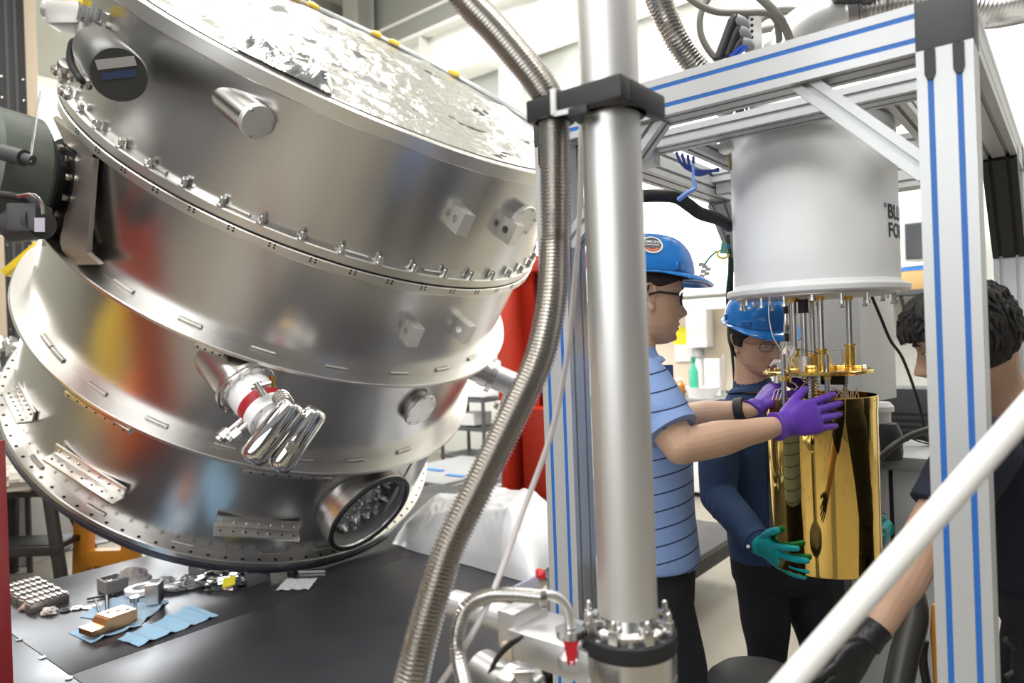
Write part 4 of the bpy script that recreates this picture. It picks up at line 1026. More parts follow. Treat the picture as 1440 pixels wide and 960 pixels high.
# hanging lug on the top left of the can
q = P(1020, 206, 2.02); obj('lifting_lug', MB().lathe([(0, 0), (0.022, 0), (0.022, 0.012), (0.0, 0.012)], q, D2, 24).cyl(q - D2 * 0.012, q, 0.006, seg=8), STEEL_B, frg)
thl, _ = can_theta(1028, 215)
a_ = fz(z_top - 0.03) + Vector((cos(thl), sin(thl), 0)) * (RV + 0.004); obj('guide_rod', MB().cyl(a_ - ZV * 0.07, a_, 0.004, seg=8), mat('bronze', (0.4, 0.3, 0.15), 0.4, 0.8), frg)
# gold plate
RP = 0.150
CX, CY = P(1149, 523, VY - 0.02).x, VY - 0.02
cyl0 = Vector((CX, CY, 0))
zp_top = P(1149, 529, CY - RP).z + 0.010; zp_bot = zp_top - 0.011
gz = lambda z: Vector((CX, CY, z))
gp = obj('gold_plate', MB().lathe([(0.02, zp_bot), (RP - 0.002, zp_bot), (RP, zp_bot + 0.002), (RP, zp_top - 0.002), (RP - 0.002, zp_top), (0.02, zp_top), (0.02, zp_bot)], gz(0), ZV, 72), GOLD_M, frg)
for k in range(26):
    a = 2 * pi * k / 26; p = gz(0) + Vector((cos(a), sin(a), 0)) * (RP - 0.008)
    obj('plate_screw', MB().cyl(p + ZV * zp_top, p + ZV * (zp_top + 0.004), 0.0035, seg=8), GOLD_M if k % 2 else STEEL, gp)
    p = gz(0) + Vector((cos(a + .1), sin(a + .1), 0)) * RP
    obj('edge_hole', MB().cyl(p + ZV * (zp_top - 0.0055), p * 1 + Vector((cos(a + .1), sin(a + .1), 0)) * 0.0006 + ZV * (zp_top - 0.0055), 0.0018, seg=6), HOLE, gp)
# rods through the plate: (pixel x, depth offset, radius, top sleeve, bottom z or None, gold sleeve at the plate)
def rodpos(x, dy): p = P(x, 500, CY + dy); return Vector((p.x, p.y, 0))
zr = P(1149, 640, CY).z
zrim = P(1149, 561, CY - 0.158).z
zr = zrim - 0.07
for x, dy, r, low, slv, gm in ((1101, -0.085, 0.0075, True, 0, 0), (1118, 0.02, 0.009, False, 0.055, 1), (1132, 0.0, 0.0095, False, 0, 0), (1144, 0.06, 0.0085, False, 0.04, 1), (1156, -0.03, 0.0095, False, 0.055, 1), (1196, 0.02, 0.0095, False, 0.065, 1), (1111, 0.07, 0.006, False, 0.03, 1), (1162, -0.09, 0.0075, True, 0, 0), (1187, 0.06, 0.0075, True, 0, 0)):
    b = rodpos(x, dy)
    if low:
        top = {1101: P(1101, 497, CY).z, 1162: P(1162, 497, CY).z, 1187: P(1187, 492, CY).z}[x]
        obj('support_rod', MB().cyl(b + ZV * zr, b + ZV * top, r, seg=16), STEEL, frg)
        obj('rod_nut', MB().cyl(b + ZV * (zp_bot - 0.012), b + ZV * zp_bot, r * 1.5, seg=6), GOLD_M, frg)
    else:
        obj('support_rod', MB().cyl(b + ZV * zp_top, b + ZV * z_bot, r, seg=16), STEEL, frg)
        if slv: obj('gold_sleeve', MB().lathe([(r * 1.9, 0), (r * 1.9, 0.004), (r * 1.5, 0.006), (r * 1.5, slv), (r * 1.75, slv + 0.002), (r * 1.75, slv + 0.008), (r, slv + 0.008)], b + ZV * zp_top, ZV, 20), GOLD_M, frg)
        obj('rod_collar', MB().cyl(b + ZV * (z_bot - 0.018), b + ZV * z_bot, r * 1.5, seg=16), GOLD_M if gm else STEEL, frg)
b = rodpos(1132, -0.0)
zc1 = P(1132, 423, CY).z; zc2 = P(1132, 438, CY).z
obj('black_coupling', MB().cyl(b + ZV * zc2, b + ZV * zc1, 0.0145, seg=20).cyl(b + ZV * (zc2 - 0.004), b + ZV * zc2, 0.016, seg=20).cyl(b + ZV * zc1, b + ZV * (zc1 + 0.004), 0.016, seg=20), BLK, frg)
obj('mixing_can', MB().cyl(b + ZV * zp_top, b + ZV * P(1132, 501, CY).z, 0.023, seg=28), STEEL_B, frg)
bb = rodpos(1138, -0.02)
hx = zp_bot; pr = []
while hx > zr + 0.0:
    pr += [(0.0215, hx), (0.0235, hx - 0.002), (0.0215, hx - 0.004), (0.018, hx - 0.005), (0.018, hx - 0.008), (0.0215, hx - 0.009)]; hx -= 0.009
obj('bellows_stack', MB().lathe([(0, zp_bot)] + pr + [(0, hx)], bb, ZV, 28), STEEL, frg, ang=25)
ln = obj('linkage', MB().tube(smooth_path([rodpos(1108, -0.06) + ZV * P(1108, 430, CY).z, rodpos(1106, -.06) + ZV * P(1106, 452, CY).z, rodpos(1107, -.06) + ZV * P(1107, 480, CY).z, rodpos(1107, -.06) + ZV * (zp_top + 0.01)]), 0.004, 8), STEEL, frg)
for yy in (436, 462, 474): obj('joint', MB().box(rodpos(1107, -0.065) + ZV * P(1107, yy, CY).z, (0.006, 0.006, 0.012), None, 0.002), BLK if yy != 462 else STEEL, ln)
for x, dy, r, h, g in ((1140, -0.08, 0.014, 0.018, 1), (1160, 0.01, 0.016, 0.04, 1), (1115, -0.10, 0.012, 0.012, 1), (1176, 0.03, 0.03, 0.012, 1), (1206, 0.0, 0.012, 0.01, 1), (1215, -0.02, 0.006, 0.012, 0)):
    b = rodpos(x, dy); obj('gold_block', MB().box(b + ZV * (zp_top + h / 2), (r, r, h / 2), UV, 0.002), GOLD_M if g else STEEL, frg)
b = rodpos(1092, -0.06); obj('sensor', MB().cyl(b + ZV * zp_bot, b + ZV * (zp_bot - 0.02), 0.01, seg=16), STEEL_B, frg)
b = rodpos(1110, -0.09); obj('gold_pin', MB().cyl(b + ZV * zp_bot, b + ZV * (zp_bot - 0.018), 0.005, seg=8), GOLD_M, frg)
b = rodpos(1172, 0.05); obj('dark_box', MB().box(b + ZV * (zp_bot - 0.02), (0.035, 0.02, 0.018), UV, 0.003), BLK, frg)
CREAM = mat('cream_wire', (0.72, 0.66, 0.58), 0.5); WW = mat('white_wire', (0.85, 0.84, 0.82), 0.5)
def wire(pts, r, m, dy=-0.09): obj('wire', MB().tube(smooth_path([P(x, y, CY + dy + dd) for x, y, dd in pts], 6), r, 6), m, frg)
wire([(1083, 411, -.02), (1081, 440, -.02), (1086, 470, -.01), (1095, 487, 0), (1101, 496, 0)], 0.0016, WW)
for k in range(5): wire([(1083 + k * 2, 515 - k, 0), (1088 + 2 * k, 509 - 3 * (k % 2), -.01), (1096 + k, 517, 0), (1104, 521, 0.01)], 0.0018, WW, -0.10)
for k in range(7): wire([(1160 + 8 * k, 560, 0.03), (1168 + 6 * k, 545 + 3 * (k % 3), 0.02), (1180 + 4 * k, 552, 0.01), (1188 + 2 * k, 566, 0.04)], 0.0016, CREAM, 0.0)
wire([(1100, 497, 0), (1112, 500, 0), (1120, 505, 0)], 0.001, CREAM); wire([(1122, 490, 0), (1140, 494, 0), (1155, 497, 0)], 0.001, DGREY)
wire([(1162, 500, 0), (1168, 493, .02), (1187, 492, .05)], 0.001, CREAM)
for k in range(3): wire([(1086 + 5 * k, 562, 0.02), (1090 + 5 * k, 549, 0.02), (1096 + 3 * k, 547 - k, 0.03), (1104, 540, 0.05)], 0.0014, CREAM)
wire([(1112, 536, 0), (1120, 542, 0), (1118, 548, 0), (1113, 545, 0)], 0.0012, CREAM)
for k in range(8): wire([(1106 + k, 486 + 3 * (k % 3), .01), (1112 + (k * 7) % 9, 496 - 2 * (k % 4), .0), (1108 + (k * 5) % 10, 506, -.01), (1112 + k, 515, 0)], 0.0011, WW, -0.08)
wire([(1116, 560, .0), (1126, 545, 0), (1140, 530, 0.02)], 0.0014, CREAM, -0.05)

# ------------------------------------------------------------------ the gold can that the people hold
RG = 0.1545
zg1 = P(1152, 561.5, CY - RG).z; zg0 = P(1156, 816.5, CY - RG).z
gc = thing('gold_can', 'mirror gold plated open can held by gloved hands below the gold plate', 'can', gz(zg0) + Vector((0.004, 0, 0)))
o_ = gc.location.copy(); o_.z = 0
obj('can_wall', MB().lathe([(0, zg0), (RG - 0.008, zg0), (RG - 0.001, zg0 + 0.001), (RG, zg0 + 0.004), (RG, zg1 - 0.03), (RG - 0.003, zg1 - 0.03), (RG - 0.003, zg0 + 0.006), (0, zg0 + 0.006)], o_, ZV, 128), GOLD, gc, ang=30)
obj('rim_band', MB().lathe([(RG - 0.001, zg1 - 0.036), (RG + 0.0016, zg1 - 0.035), (RG + 0.0022, zg1 - 0.002), (RG + 0.001, zg1), (RG - 0.003, zg1), (RG - 0.0035, zg1 - 0.034)], o_, ZV, 128), GOLD, gc, ang=30)
for k in range(12):
    a = 2 * pi * k / 12 + 0.2; e = Vector((cos(a), sin(a), 0)); p = o_ + ZV * (zg1 - 0.012)
    obj('rim_hole', MB().cyl(p + e * (RG + 0.0018), p + e * (RG + 0.0026), 0.0022, seg=8), HOLE, gc)
# ------------------------------------------------------------------ hoses and fittings on top of the frame
zt_ = ZTOP
def hose_pts(l): return [P(*q) for q in l]
tag(obj('corrugated_hose', bellows(hose_pts([(800, -560, 2.3), (850, -330, 2.1), (895, -120, 1.95), (921, -20, 1.9), (940, 32, 1.9), (960, 66, 1.92), (985, 100, 1.95), (1008, 126, 2.0), (1020, 150, 2.1)]), 0.036, 0.0095, 0.18), HOSE, ang=60), 'steel corrugated hose dropping behind the top beam beside the steel pipe', 'hose')
el = thing('elbow_pipe', 'smooth white metal elbow pipe on top of the frame joining a corrugated hose', 'pipe', P(1110, 60, 2.0))
obj('elbow', MB().tube(smooth_path(hose_pts([(1092, 110, 1.98), (1103, 75, 1.98), (1120, 50, 1.98), (1145, 33, 1.98), (1178, 24, 1.98)]), 8), 0.062, 28), mat('satin_metal', (0.72, 0.72, 0.70), 0.3, 0.6), el)
obj('collar', MB().cyl(P(1176, 25, 1.98), P(1190, 22, 1.98), 0.068, seg=32).cyl(P(1191, 22, 1.98), P(1196, 21, 1.98), 0.068, seg=32), STEEL, el)
obj('clamp', MB().box(P(1190, -2, 1.95), (0.05, 0.05, 0.03), (RGT, FWD, UPV), 0.008), BLK, el)
tag(obj('corrugated_hose', bellows(hose_pts([(1197, 21, 1.98), (1230, 14, 1.98), (1280, 5, 1.98), (1340, 4, 2.0), (1400, 8, 2.02), (1480, -8, 2.05)]), 0.062, 0.013, 0.12, 22), HOSE, ang=60), 'fat steel corrugated hose running behind the top corner of the frame', 'hose')
GREYH = mat('grey_rubber_hose', (0.20, 0.195, 0.17), 0.45)
for pts, r, lab in ((((965, -6, 1.9), (985, 8, 1.9), (1010, 17, 1.9), (1045, 18, 1.9), (1075, 18, 1.9), (1090, 26, 1.9), (1095, 45, 1.92), (1096, 75, 1.95)), 0.009, 'thin grey hose running over the frame top and bending down at the elbow'),
                    (((1000, -8, 2.0), (986, 18, 2.0), (985, 45, 2.0), (995, 68, 2.0), (1012, 88, 2.0)), 0.009, 'thin grey hose hanging in a loop left of the black fittings'),
                    (((1064, -8, 1.85), (1085, 12, 1.85), (1098, 28, 1.86), (1108, 48, 1.9), (1113, 68, 1.95)), 0.011, 'dark grey hose dropping in front of the elbow pipe'),
                    (((1058, 35, 2.1), (1078, 22, 2.1), (1105, 16, 2.1), (1122, 20, 2.1), (1140, 36, 2.1)), 0.011, 'upper arched grey hose behind the perforated plate'),
                    (((1060, 38, 2.08), (1085, 17, 2.08), (1108, 13, 2.08), (1126, 17, 2.08), (1145, 33, 2.08)), 0.008, 'outer arched grey hose above the other arched one'),
                    (((1062, 45, 2.05), (1085, 40, 2.05), (1105, 43, 2.05), (1122, 50, 2.05)), 0.010, 'lowest grey hose passing behind the perforated plate')):
    tag(obj('grey_hose', MB().tube(smooth_path(hose_pts(pts), 8), r, 10), GREYH), lab, 'hose')
mf = thing('valve_manifold', 'perforated upright plate with black pipes and grey elbows on the frame top', 'manifold', P(1045, 80, 1.95))
q0 = P(1060, 48, 1.95)
obj('perforated_plate', MB().box(q0, (0.006, 0.05, 0.055), (D1, D2, ZV), 0.001).box(q0 - D1 * -0.02 + D2 * -0.05, (0.02, 0.004, 0.055), UV), ALU, mf)
for k in range(6):
    p = P(1057.5, 27 + 8.5 * k, 1.89); obj('hole', MB().ball(p, 0.0045, seg=8, rings=5), HOLE, mf)
for i, (a, b, c) in enumerate((((1010, 84), (1031, 28), (1048, 40)), ((1022, 80), (1036, 43), (1050, 55)), ((1030, 80), (1040, 60), (1054, 68)))):
    obj('black_pipe', MB().tube(smooth_path([P(*a, 1.86), P((a[0] + b[0]) / 2, (a[1] + b[1]) / 2, 1.86), P(b[0] - 1, b[1] + 3, 1.86), P(b[0] + 4, b[1] - 1, 1.86)], 6), 0.013, 12), RUB, mf)
    obj('grey_elbow', MB().tube(smooth_path([P(b[0] + 3, b[1], 1.86), P((b[0] + c[0]) / 2 + 3, (b[1] + c[1]) / 2 - 2, 1.86), P(*c, 1.87)], 6), 0.015, 14), mat('grey_fitting', (0.28, 0.30, 0.31), 0.4), mf)
for a in ((1036, 70), (1042, 72)): obj('blue_clip', MB().bar(P(a[0] - 10, a[1] + 10, 1.85), P(a[0] + 8, a[1] - 6, 1.85), 0.006, 0.008), mat('blue_clip', (0.03, 0.08, 0.5), 0.4), mf)
# fittings on the vessel lid seen between the beams
for k in range(9):
    x = 1040 + 14 * k; p = P(x, 153 - 3.6 * k, 2.0)
    p.z = zc + 0.05
    obj('lid_fitting', MB().lathe([(0, 0), (0.012, 0), (0.012, 0.012), (0.018, 0.014), (0.018, 0.022), (0.010, 0.024), (0.010, 0.05), (0, 0.05)], Vector((p.x, p.y, z_top + 0.03)), ZV, 16), STEEL if k % 3 else BLK, frg)
# blue cable bundle tied to the beam
BC = mat('blue_cable', (0.06, 0.10, 0.42), 0.45); BT = mat('blue_strap', (0.18, 0.32, 0.72), 0.5)
cb = thing('blue_cable_bundle', 'bundle of thin blue cables tied with a light blue strap under the beam', 'cable', P(975, 245, 2.0))
for k in range(4):
    obj('cable', MB().tube(smooth_path([P(951 + 8 * k, 214 + 2 * k, 1.97), P(957 + 6 * k, 228 + k, 1.98), P(968 + 2 * k, 238 + k, 1.99), P(985, 240 + 2 * k, 2.0), P(1010, 240 - k, 2.05)], 8), 0.004, 8), BC, cb)
obj('strap', MB().tube(smooth_path([P(975, 230, 1.95), P(975, 250, 1.95), P(977, 264, 1.95), P(968, 270, 1.95), P(954, 281, 1.97)], 8), [0.004] * 9 + [0.006] * 16 + [0.007] * 8, 8), BT, cb)
# black cable sleeve hanging from the left beam
tag(obj('cable_sleeve', MB().tube(smooth_path([P(896, 276, 2.1), P(925, 275, 2.1), P(950, 277, 2.1), P(968, 288, 2.12), P(985, 300, 2.14), P(1010, 308, 2.18), P(1026, 318, 2.25)], 8), 0.019, 14), RUB), 'thick black cable sleeve sagging under the left top beam', 'cable')
tag(obj('black_cable', MB().tube(smooth_path([P(1024, 330, 2.5), P(1027, 370, 2.5), P(1023, 410, 2.6), P(1024, 450, 2.75), P(1030, 500, 2.8), P(1034, 560, 2.82), P(1033, 640, 2.84)], 8), 0.006, 8), mat('green_black_cable', (0.01, 0.04, 0.02), 0.4)), 'thin dark green cable hanging left of the man with wire glasses', 'cable')
tag(obj('black_cable', MB().tube(smooth_path([P(1028, 360, 2.55), P(1028, 420, 2.65), P(1036, 480, 2.8), P(1038, 560, 2.82), P(1040, 640, 2.84)], 8), 0.010, 8), RUB), 'thicker black cable hanging behind the head of the man with wire glasses', 'cable')
tag(obj('black_cable', MB().tube(smooth_path([P(1224, 412, 2.25), P(1238, 445, 2.3), P(1252, 478, 2.35), P(1270, 505, 2.4), P(1290, 560, 2.5), P(1300, 600, 2.5)], 8), 0.005, 8), RUB), 'black cable sloping down from the white vessel behind the dark haired man', 'cable')
yr = thing('yellow_plug', 'yellow looped lead with green plug hanging by the vessel corner', 'cable', P(1016, 355, 2.4))
obj('loop', MB().tube([P(1017 + 8 * cos(a), 357 + 6 * sin(a), 2.4) for a in [2 * pi * k / 20 for k in range(19)]], 0.0035, 8), mat('yellow_lead', (0.75, 0.72, 0.03), 0.4), yr)
obj('plug', MB().cyl(P(1018, 342, 2.4), P(1018, 356, 2.4), 0.009, 0.013, seg=12), mat('teal_plug', (0.10, 0.35, 0.28), 0.4), yr)
obj('lead', MB().tube(smooth_path([P(1008, 353, 2.4), P(998, 362, 2.4), P(990, 373, 2.4)], 6), 0.003, 8), mat('green_lead', (0.02, 0.15, 0.12), 0.4), yr)
for k in range(6):
    p = P(986 + (k * 5) % 12, 372 + k * 3.2, 2.4); obj('metal_pin', MB().box(p, (0.008, 0.006, 0.006), (RGT, FWD, UPV), 0.002), STEEL, yr)
obj('blue_band', MB().box(P(1022, 347, 2.42), (0.012, 0.01, 0.006), (RGT, FWD, UPV), 0.002), BLUE, yr)

# ------------------------------------------------------------------ steel pump line in front
PP = P(868, 440, 1.18); PP.z = 0
zfl = P(887, 884, 1.18).z
pl = thing('pump_line', 'thick vertical brushed steel pipe clamped to a black ring flange', 'pipe', Vector((PP.x, PP.y, zfl)))
pz = lambda z: Vector((PP.x, PP.y, z))
obj('pipe', MB().lathe([(0.0495, zfl), (0.0495, 2.6), (0.047, 2.6), (0.047, zfl)], pz(0), ZV, 64), STEEL_B, pl)
obj('pipe_flange', MB().lathe([(0.0495, zfl + 0.03), (0.054, zfl + 0.014), (0.062, zfl + 0.012), (0.0655, zfl + 0.010), (0.0655, zfl), (0.0495, zfl)], pz(0), ZV, 64), STEEL, pl)
obj('ring_flange', MB().lathe([(0.05, zfl - 0.028), (0.079, zfl - 0.028), (0.080, zfl - 0.026), (0.080, zfl - 0.002), (0.078, zfl), (0.05, zfl)], pz(0), ZV, 72), RUB, pl)
for k in range(8):
    a = 2 * pi * k / 8 + 0.30; e = Vector((cos(a), sin(a), 0)); g = Vector((-e.y, e.x, 0))
    c = obj('claw_clamp', MB().box(pz(zfl + 0.012) + e * 0.0685, (0.008, 0.008, 0.012), (e, g, ZV), 0.002).box(pz(zfl + 0.020) + e * 0.0605, (0.010, 0.007, 0.004), (e, g, ZV), 0.0015), STEEL, pl)
    obj('bolt', MB().cyl(pz(zfl + 0.022) + e * 0.0695, pz(zfl + 0.034) + e * 0.0695, 0.0055, seg=12).ball(pz(zfl + 0.034) + e * 0.0695, 0.0055, seg=10, rings=6), STEEL, c)
    a2 = a + pi / 8; e2 = Vector((cos(a2), sin(a2), 0))
    obj('flange_hole', MB().cyl(pz(zfl) + e2 * 0.071, pz(zfl + 0.0006) + e2 * 0.071, 0.005, seg=12), STEEL, pl)
pu = thing('vacuum_pump', 'polished steel vacuum pump body with side block below the steel pipe', 'pump', pz(0))
obj('body', MB().lathe([(0, 0.25), (0.078, 0.25), (0.078, zfl - 0.07), (0.0765, zfl - 0.068), (0.078, zfl - 0.066), (0.078, zfl - 0.0285), (0, zfl - 0.0285)], pz(0), ZV, 64), STEEL, pu, ang=25)
obj('base', MB().lathe([(0, 0), (0.16, 0), (0.16, 0.02), (0.07, 0.04), (0.07, 0.25), (0, 0.25)], pz(0), ZV, 40), DGREY, pu)
ALB = mat('bright_aluminium', (0.74, 0.74, 0.74), 0.38, 0.85)
def up(x, y, Y): return P(x, y, Y)
a = P(835, 905, 1.21); zb0 = a.z
ub = a.dot(D1); vb = a.dot(D2)
obj('side_block', MB().box(W(ub + 0.055, vb - 0.01, zb0 - 0.012), (0.085, 0.055, 0.027), UV, 0.004), ALB, pu)
obj('end_block', MB().box(W(ub + 0.150, vb - 0.005, zb0 + 0.006), (0.020, 0.050, 0.034), UV, 0.004), ALB, pu)
cy0 = W(ub + 0.170, vb - 0.005, zb0 + 0.004)
obj('air_cylinder', MB().lathe([(0, 0), (0.0265, 0), (0.0265, 0.115), (0.025, 0.118), (0.0265, 0.121), (0.0265, 0.155), (0.022, 0.16), (0, 0.16)], cy0, D1, 36), ALB, pu, ang=25)
obj('sensor_block', MB().box(W(ub + 0.140, vb - 0.062, zb0 - 0.03), (0.012, 0.006, 0.020), UV, 0.002), mat('beige_block', (0.62, 0.52, 0.38), 0.5), pu)
for k in range(2):
    obj('cable', MB().tube(smooth_path([P(735 - 4 * k, 895 + 3 * k, 1.16), P(715, 905 + 5 * k, 1.15), P(698, 925 + 4 * k, 1.14), P(684, 960, 1.13), P(672, 1010, 1.12)], 8), 0.0032, 8), RUB, pu)
q = P(802, 912, 1.17)
kf = obj('valve_base', MB().lathe([(0, -0.03), (0.022, -0.03), (0.022, -0.012), (0.010, 0.0), (0.010, 0.018), (0, 0.018)], q, ZV, 8).lathe([(0.0, 0.018), (0.020, 0.018), (0.020, 0.026), (0.0, 0.026)], q, ZV, 24), ALB, pu)
obj('red_lever', MB().extrude([(-0.010, 0), (-0.006, -0.03), (0.006, -0.03), (0.010, 0), (0.013, 0.008), (-0.013, 0.008)], q + ZV * 0.012 - FWD * 0.021, RGT, UPV, FWD * 0.008), mat('red_lever', (0.55, 0.02, 0.03), 0.4), pu)
kc = obj('clamp_ring', MB().lathe([(0.008, 0.024), (0.023, 0.022), (0.024, 0.034), (0.008, 0.034)], q, ZV, 24), STEEL, pu)
obj('clamp_screw', MB().cyl(q + ZV * 0.028 + RGT * 0.02, q + ZV * 0.03 + RGT * 0.05, 0.005, seg=8).ball(q + ZV * 0.03 + RGT * 0.05, 0.008, seg=10, rings=6), STEEL, pu)
q2 = P(728, 978, 1.12)
ib = obj('inlet_pipe', MB().lathe([(0, -0.09), (0.038, -0.09), (0.038, -0.02), (0.046, -0.016), (0.047, 0.014), (0.038, 0.018), (0.036, 0.14), (0, 0.14)], q2, (W(-1, -0.15, -0.10)).normalized(), 36), mat('grey_steel_pipe', (0.36, 0.36, 0.35), 0.35, 0.8), pu)
obj('pipe_clamp', MB().lathe([(0.040, -0.018), (0.050, -0.014), (0.051, 0.0), (0.050, 0.014), (0.040, 0.018)], q2, (W(-1, -0.15, -0.10)).normalized(), 36), STEEL, pu)
obj('clamp_screw', MB().box(P(742, 950, 1.10), (0.022, 0.008, 0.010), (RGT, FWD, UPV), 0.003).cyl(P(752, 956, 1.09), P(762, 948, 1.09), 0.005, seg=8), STEEL, pu)
# small corrugated hose with red clamp
hs = thing('valve_hose', 'small corrugated hose looping over the air cylinder with red clamps', 'hose', P(700, 840, 1.12))
obj('hose', bellows([P(662, 1010, 1.08), P(652, 960, 1.08), P(644, 920, 1.08), P(643, 890, 1.09), P(655, 855, 1.10), P(685, 838, 1.12), P(720, 835, 1.14), P(757, 838, 1.16)], 0.0127, 0.0052, 0.22, 14), HOSE, hs, ang=60)
obj('elbow', MB().tube(smooth_path([P(757, 838, 1.16), P(772, 836, 1.165), P(788, 842, 1.17), P(799, 858, 1.17), P(802, 882, 1.17)], 8), 0.0088, 16), STEEL_B, hs)
dd = (P(790, 838, 1.16) - P(757, 838, 1.16)).normalized()
obj('clamp_ring', MB().lathe([(0.010, -0.006), (0.021, -0.005), (0.021, 0.005), (0.010, 0.006)], P(764, 838, 1.163), dd, 28).box(P(764, 818, 1.163), (0.008, 0.006, 0.010), (RGT, FWD, UPV), 0.002), STEEL, hs)
obj('red_knob', MB().lathe([(0, 0), (0.0075, 0.0), (0.0085, 0.008), (0.004, 0.016), (0, 0.018)], P(763, 812, 1.163), (UPV - RGT * 0.6).normalized(), 14), MATS['red_lever'], hs)
tag(obj('plastic_wedge', MB().extrude([(0, 0), (0.05, 0.0), (0.05, 0.024)], P(722, 826, 1.30), RGT, UPV, FWD * 0.01), mat('violet_film', (0.55, 0.55, 0.68), 0.3, trans=0.3)), 'pale violet plastic wedge behind the small hose clamp', 'wedge')
# the black clamp bracket that ties hose and pipe together
cp = P(873, 118, 1.08); cu, cv, cz_ = cp.dot(D1), cp.dot(D2), cp.z
ck = thing('hose_clamp_bracket', 'black plastic clamp bracket tying the thick hose to the steel pipe', 'clamp', W(cu + 0.09, cv + 0.07, cz_ - 0.02))
obj('front_bar', MB().box(W(cu + 0.0925, cv + 0.016, cz_), (0.0925, 0.016, 0.019), UV, 0.005), BLK, ck)
obj('side_bar', MB().box(W(cu + 0.012, cv + 0.091, cz_), (0.012, 0.060, 0.019), UV, 0.005), BLK, ck)
obj('ring', MB().lathe([(0.0505, -0.019), (0.060, -0.019), (0.060, 0.019), (0.0505, 0.019), (0.0505, -0.019)], pz(cz_), ZV, 40), BLK, ck)
H0 = P(780, 152, 1.20)
obj('ring', MB().lathe([(0.0265, -0.019), (0.034, -0.019), (0.034, 0.019), (0.0265, 0.019), (0.0265, -0.019)], Vector((H0.x, H0.y, cz_)), ZV, 32), BLK, ck)
q = W(cu + 0.125, cv - 0.002, cz_ + 0.002); obj('white_tie', MB().box(q, (0.005, 0.003, 0.021), UV, 0.001).bar(q + ZV * -0.02, q + W(-0.055, -0.002, -0.024), 0.003, 0.008), WHITE, ck)
obj('strap_end', MB().box(W(cu + 0.075, cv - 0.004, cz_ - 0.026), (0.018, 0.006, 0.008), UV, 0.003), BLK, ck)
# thick corrugated hose
HY = 1.2
hp = [(420, -330), (520, -190), (600, -80), (640, -25), (657, 0), (697, 42), (732, 83), (762, 122), (777, 152), (780, 190), (781, 300), (780, 350), (776, 420), (765, 480), (752, 520), (733, 560), (705, 617), (676, 677), (634, 764), (611, 834), (592, 900), (578, 960), (566, 1040)]
pts = []
for x, y in hp:
    Yd = HY if y < 350 else HY - 0.14 * min(1, (y - 350) / 600)
    pts.append(P(x, y, Yd))
tag(obj('corrugated_hose', bellows(pts, 0.0266, 0.0064, 0.20, 20), HOSE, ang=60), 'long thick steel corrugated hose curving through the black clamp bracket in front', 'hose')
tag(obj('white_tube', MB().tube(smooth_path([P(828, -420, 1.32), P(826, -150, 1.3), P(824, -10, 1.3), P(822, 60, 1.29), P(818, 140, 1.27), P(815, 300, 1.26), P(806, 420, 1.25), P(796, 510, 1.24), P(775, 610, 1.22), P(735, 720, 1.18), P(690, 840, 1.12), P(650, 915, 1.10), P(600, 990, 1.08)], 8), 0.0048, 12), mat('white_tubing', (0.70, 0.66, 0.66), 0.4)), 'slim white tube running down beside the thick hose', 'tube')
tag(obj('white_pole', MB().tube([P(1020, 1063, 0.78), P(1270, 776, 0.80), P(1475, 540, 0.82)], 0.0145, 28), mat('satin_white_tube', (0.80, 0.79, 0.76), 0.4)), 'long smooth white tube slanting across the lower right foreground', 'tube')
# ------------------------------------------------------------------ machines on the right, behind the frame
RXv, RYv = (RGT * 1), FWD
def yw(x, y, Y): return P(x, y, Y)
cq = P(1211, 500, 2.75)
eb = thing('electronics_box', 'tall plain pale grey enclosure on a black stand behind the gold can', 'enclosure', Vector((cq.x + 0.05, cq.y + 0.15, 0)))
ztb = 1.95; zbb = P(1211, 568, 2.75).z
A1 = (P(1261, 552, 2.95) - P(1213, 568, 2.75)); A1.z = 0; wx = A1.length; A1.normalize(); A2 = ZV.cross(A1)
obj('case', MB().box(cq * 1 + A1 * wx / 2 + A2 * 0.15 + ZV * ((ztb + zbb) / 2 - cq.z), (wx / 2, 0.15, (ztb - zbb) / 2), (A1, A2, ZV), 0.006), mat('pale_grey_case', (0.56, 0.57, 0.56), 0.45), eb)
obj('stand', MB().box(cq + A1 * wx / 2 + A2 * 0.2 + ZV * (zbb / 2 - cq.z), (0.05, 0.05, zbb / 2), (A1, A2, ZV)), BLK, eb)
zk = P(1262, 640, 2.55).z
pc = P(1268, 640, 2.72); pc.z = 0
X_, Y_ = D1 * -1, D2
pcab = thing('pump_cabinet', 'white metal pump cabinet with dark gap and handle behind the gold can', 'cabinet', pc)
for s in (-1, 1):
    obj('side_panel', MB().box(pc + X_ * s * 0.075 + ZV * (zk - 0.05) / 2, (0.068, 0.22, (zk - 0.05) / 2), (X_, Y_, ZV), 0.006), mat('white_cabinet', (0.52, 0.54, 0.56), 0.4), pcab)
obj('inner', MB().box(pc + ZV * (zk - 0.07) / 2, (0.03, 0.21, (zk - 0.07) / 2), (X_, Y_, ZV)), BLK, pcab)
obj('top', MB().box(pc + ZV * (zk - 0.025), (0.16, 0.235, 0.025), (X_, Y_, ZV), 0.006), mat('grey_top', (0.30, 0.31, 0.32), 0.4), pcab)
obj('handle', MB().box(pc + X_ * -0.03 - Y_ * 0.225 + ZV * (zk - 0.26), (0.008, 0.008, 0.05), (X_, Y_, ZV), 0.003), BLK, pcab)
bq = P(1240, 612, 2.5)
bp_ = thing('black_pump', 'small round black pump with white cap beside the gold can rim', 'pump', Vector((bq.x, bq.y, zk)))
bq2 = Vector((bq.x, bq.y, 0))
obj('body', MB().lathe([(0, zk), (0.062, zk), (0.066, zk + 0.02), (0.066, zk + 0.09), (0.05, zk + 0.125), (0, zk + 0.13)], bq2, ZV, 32), BLK, bp_)
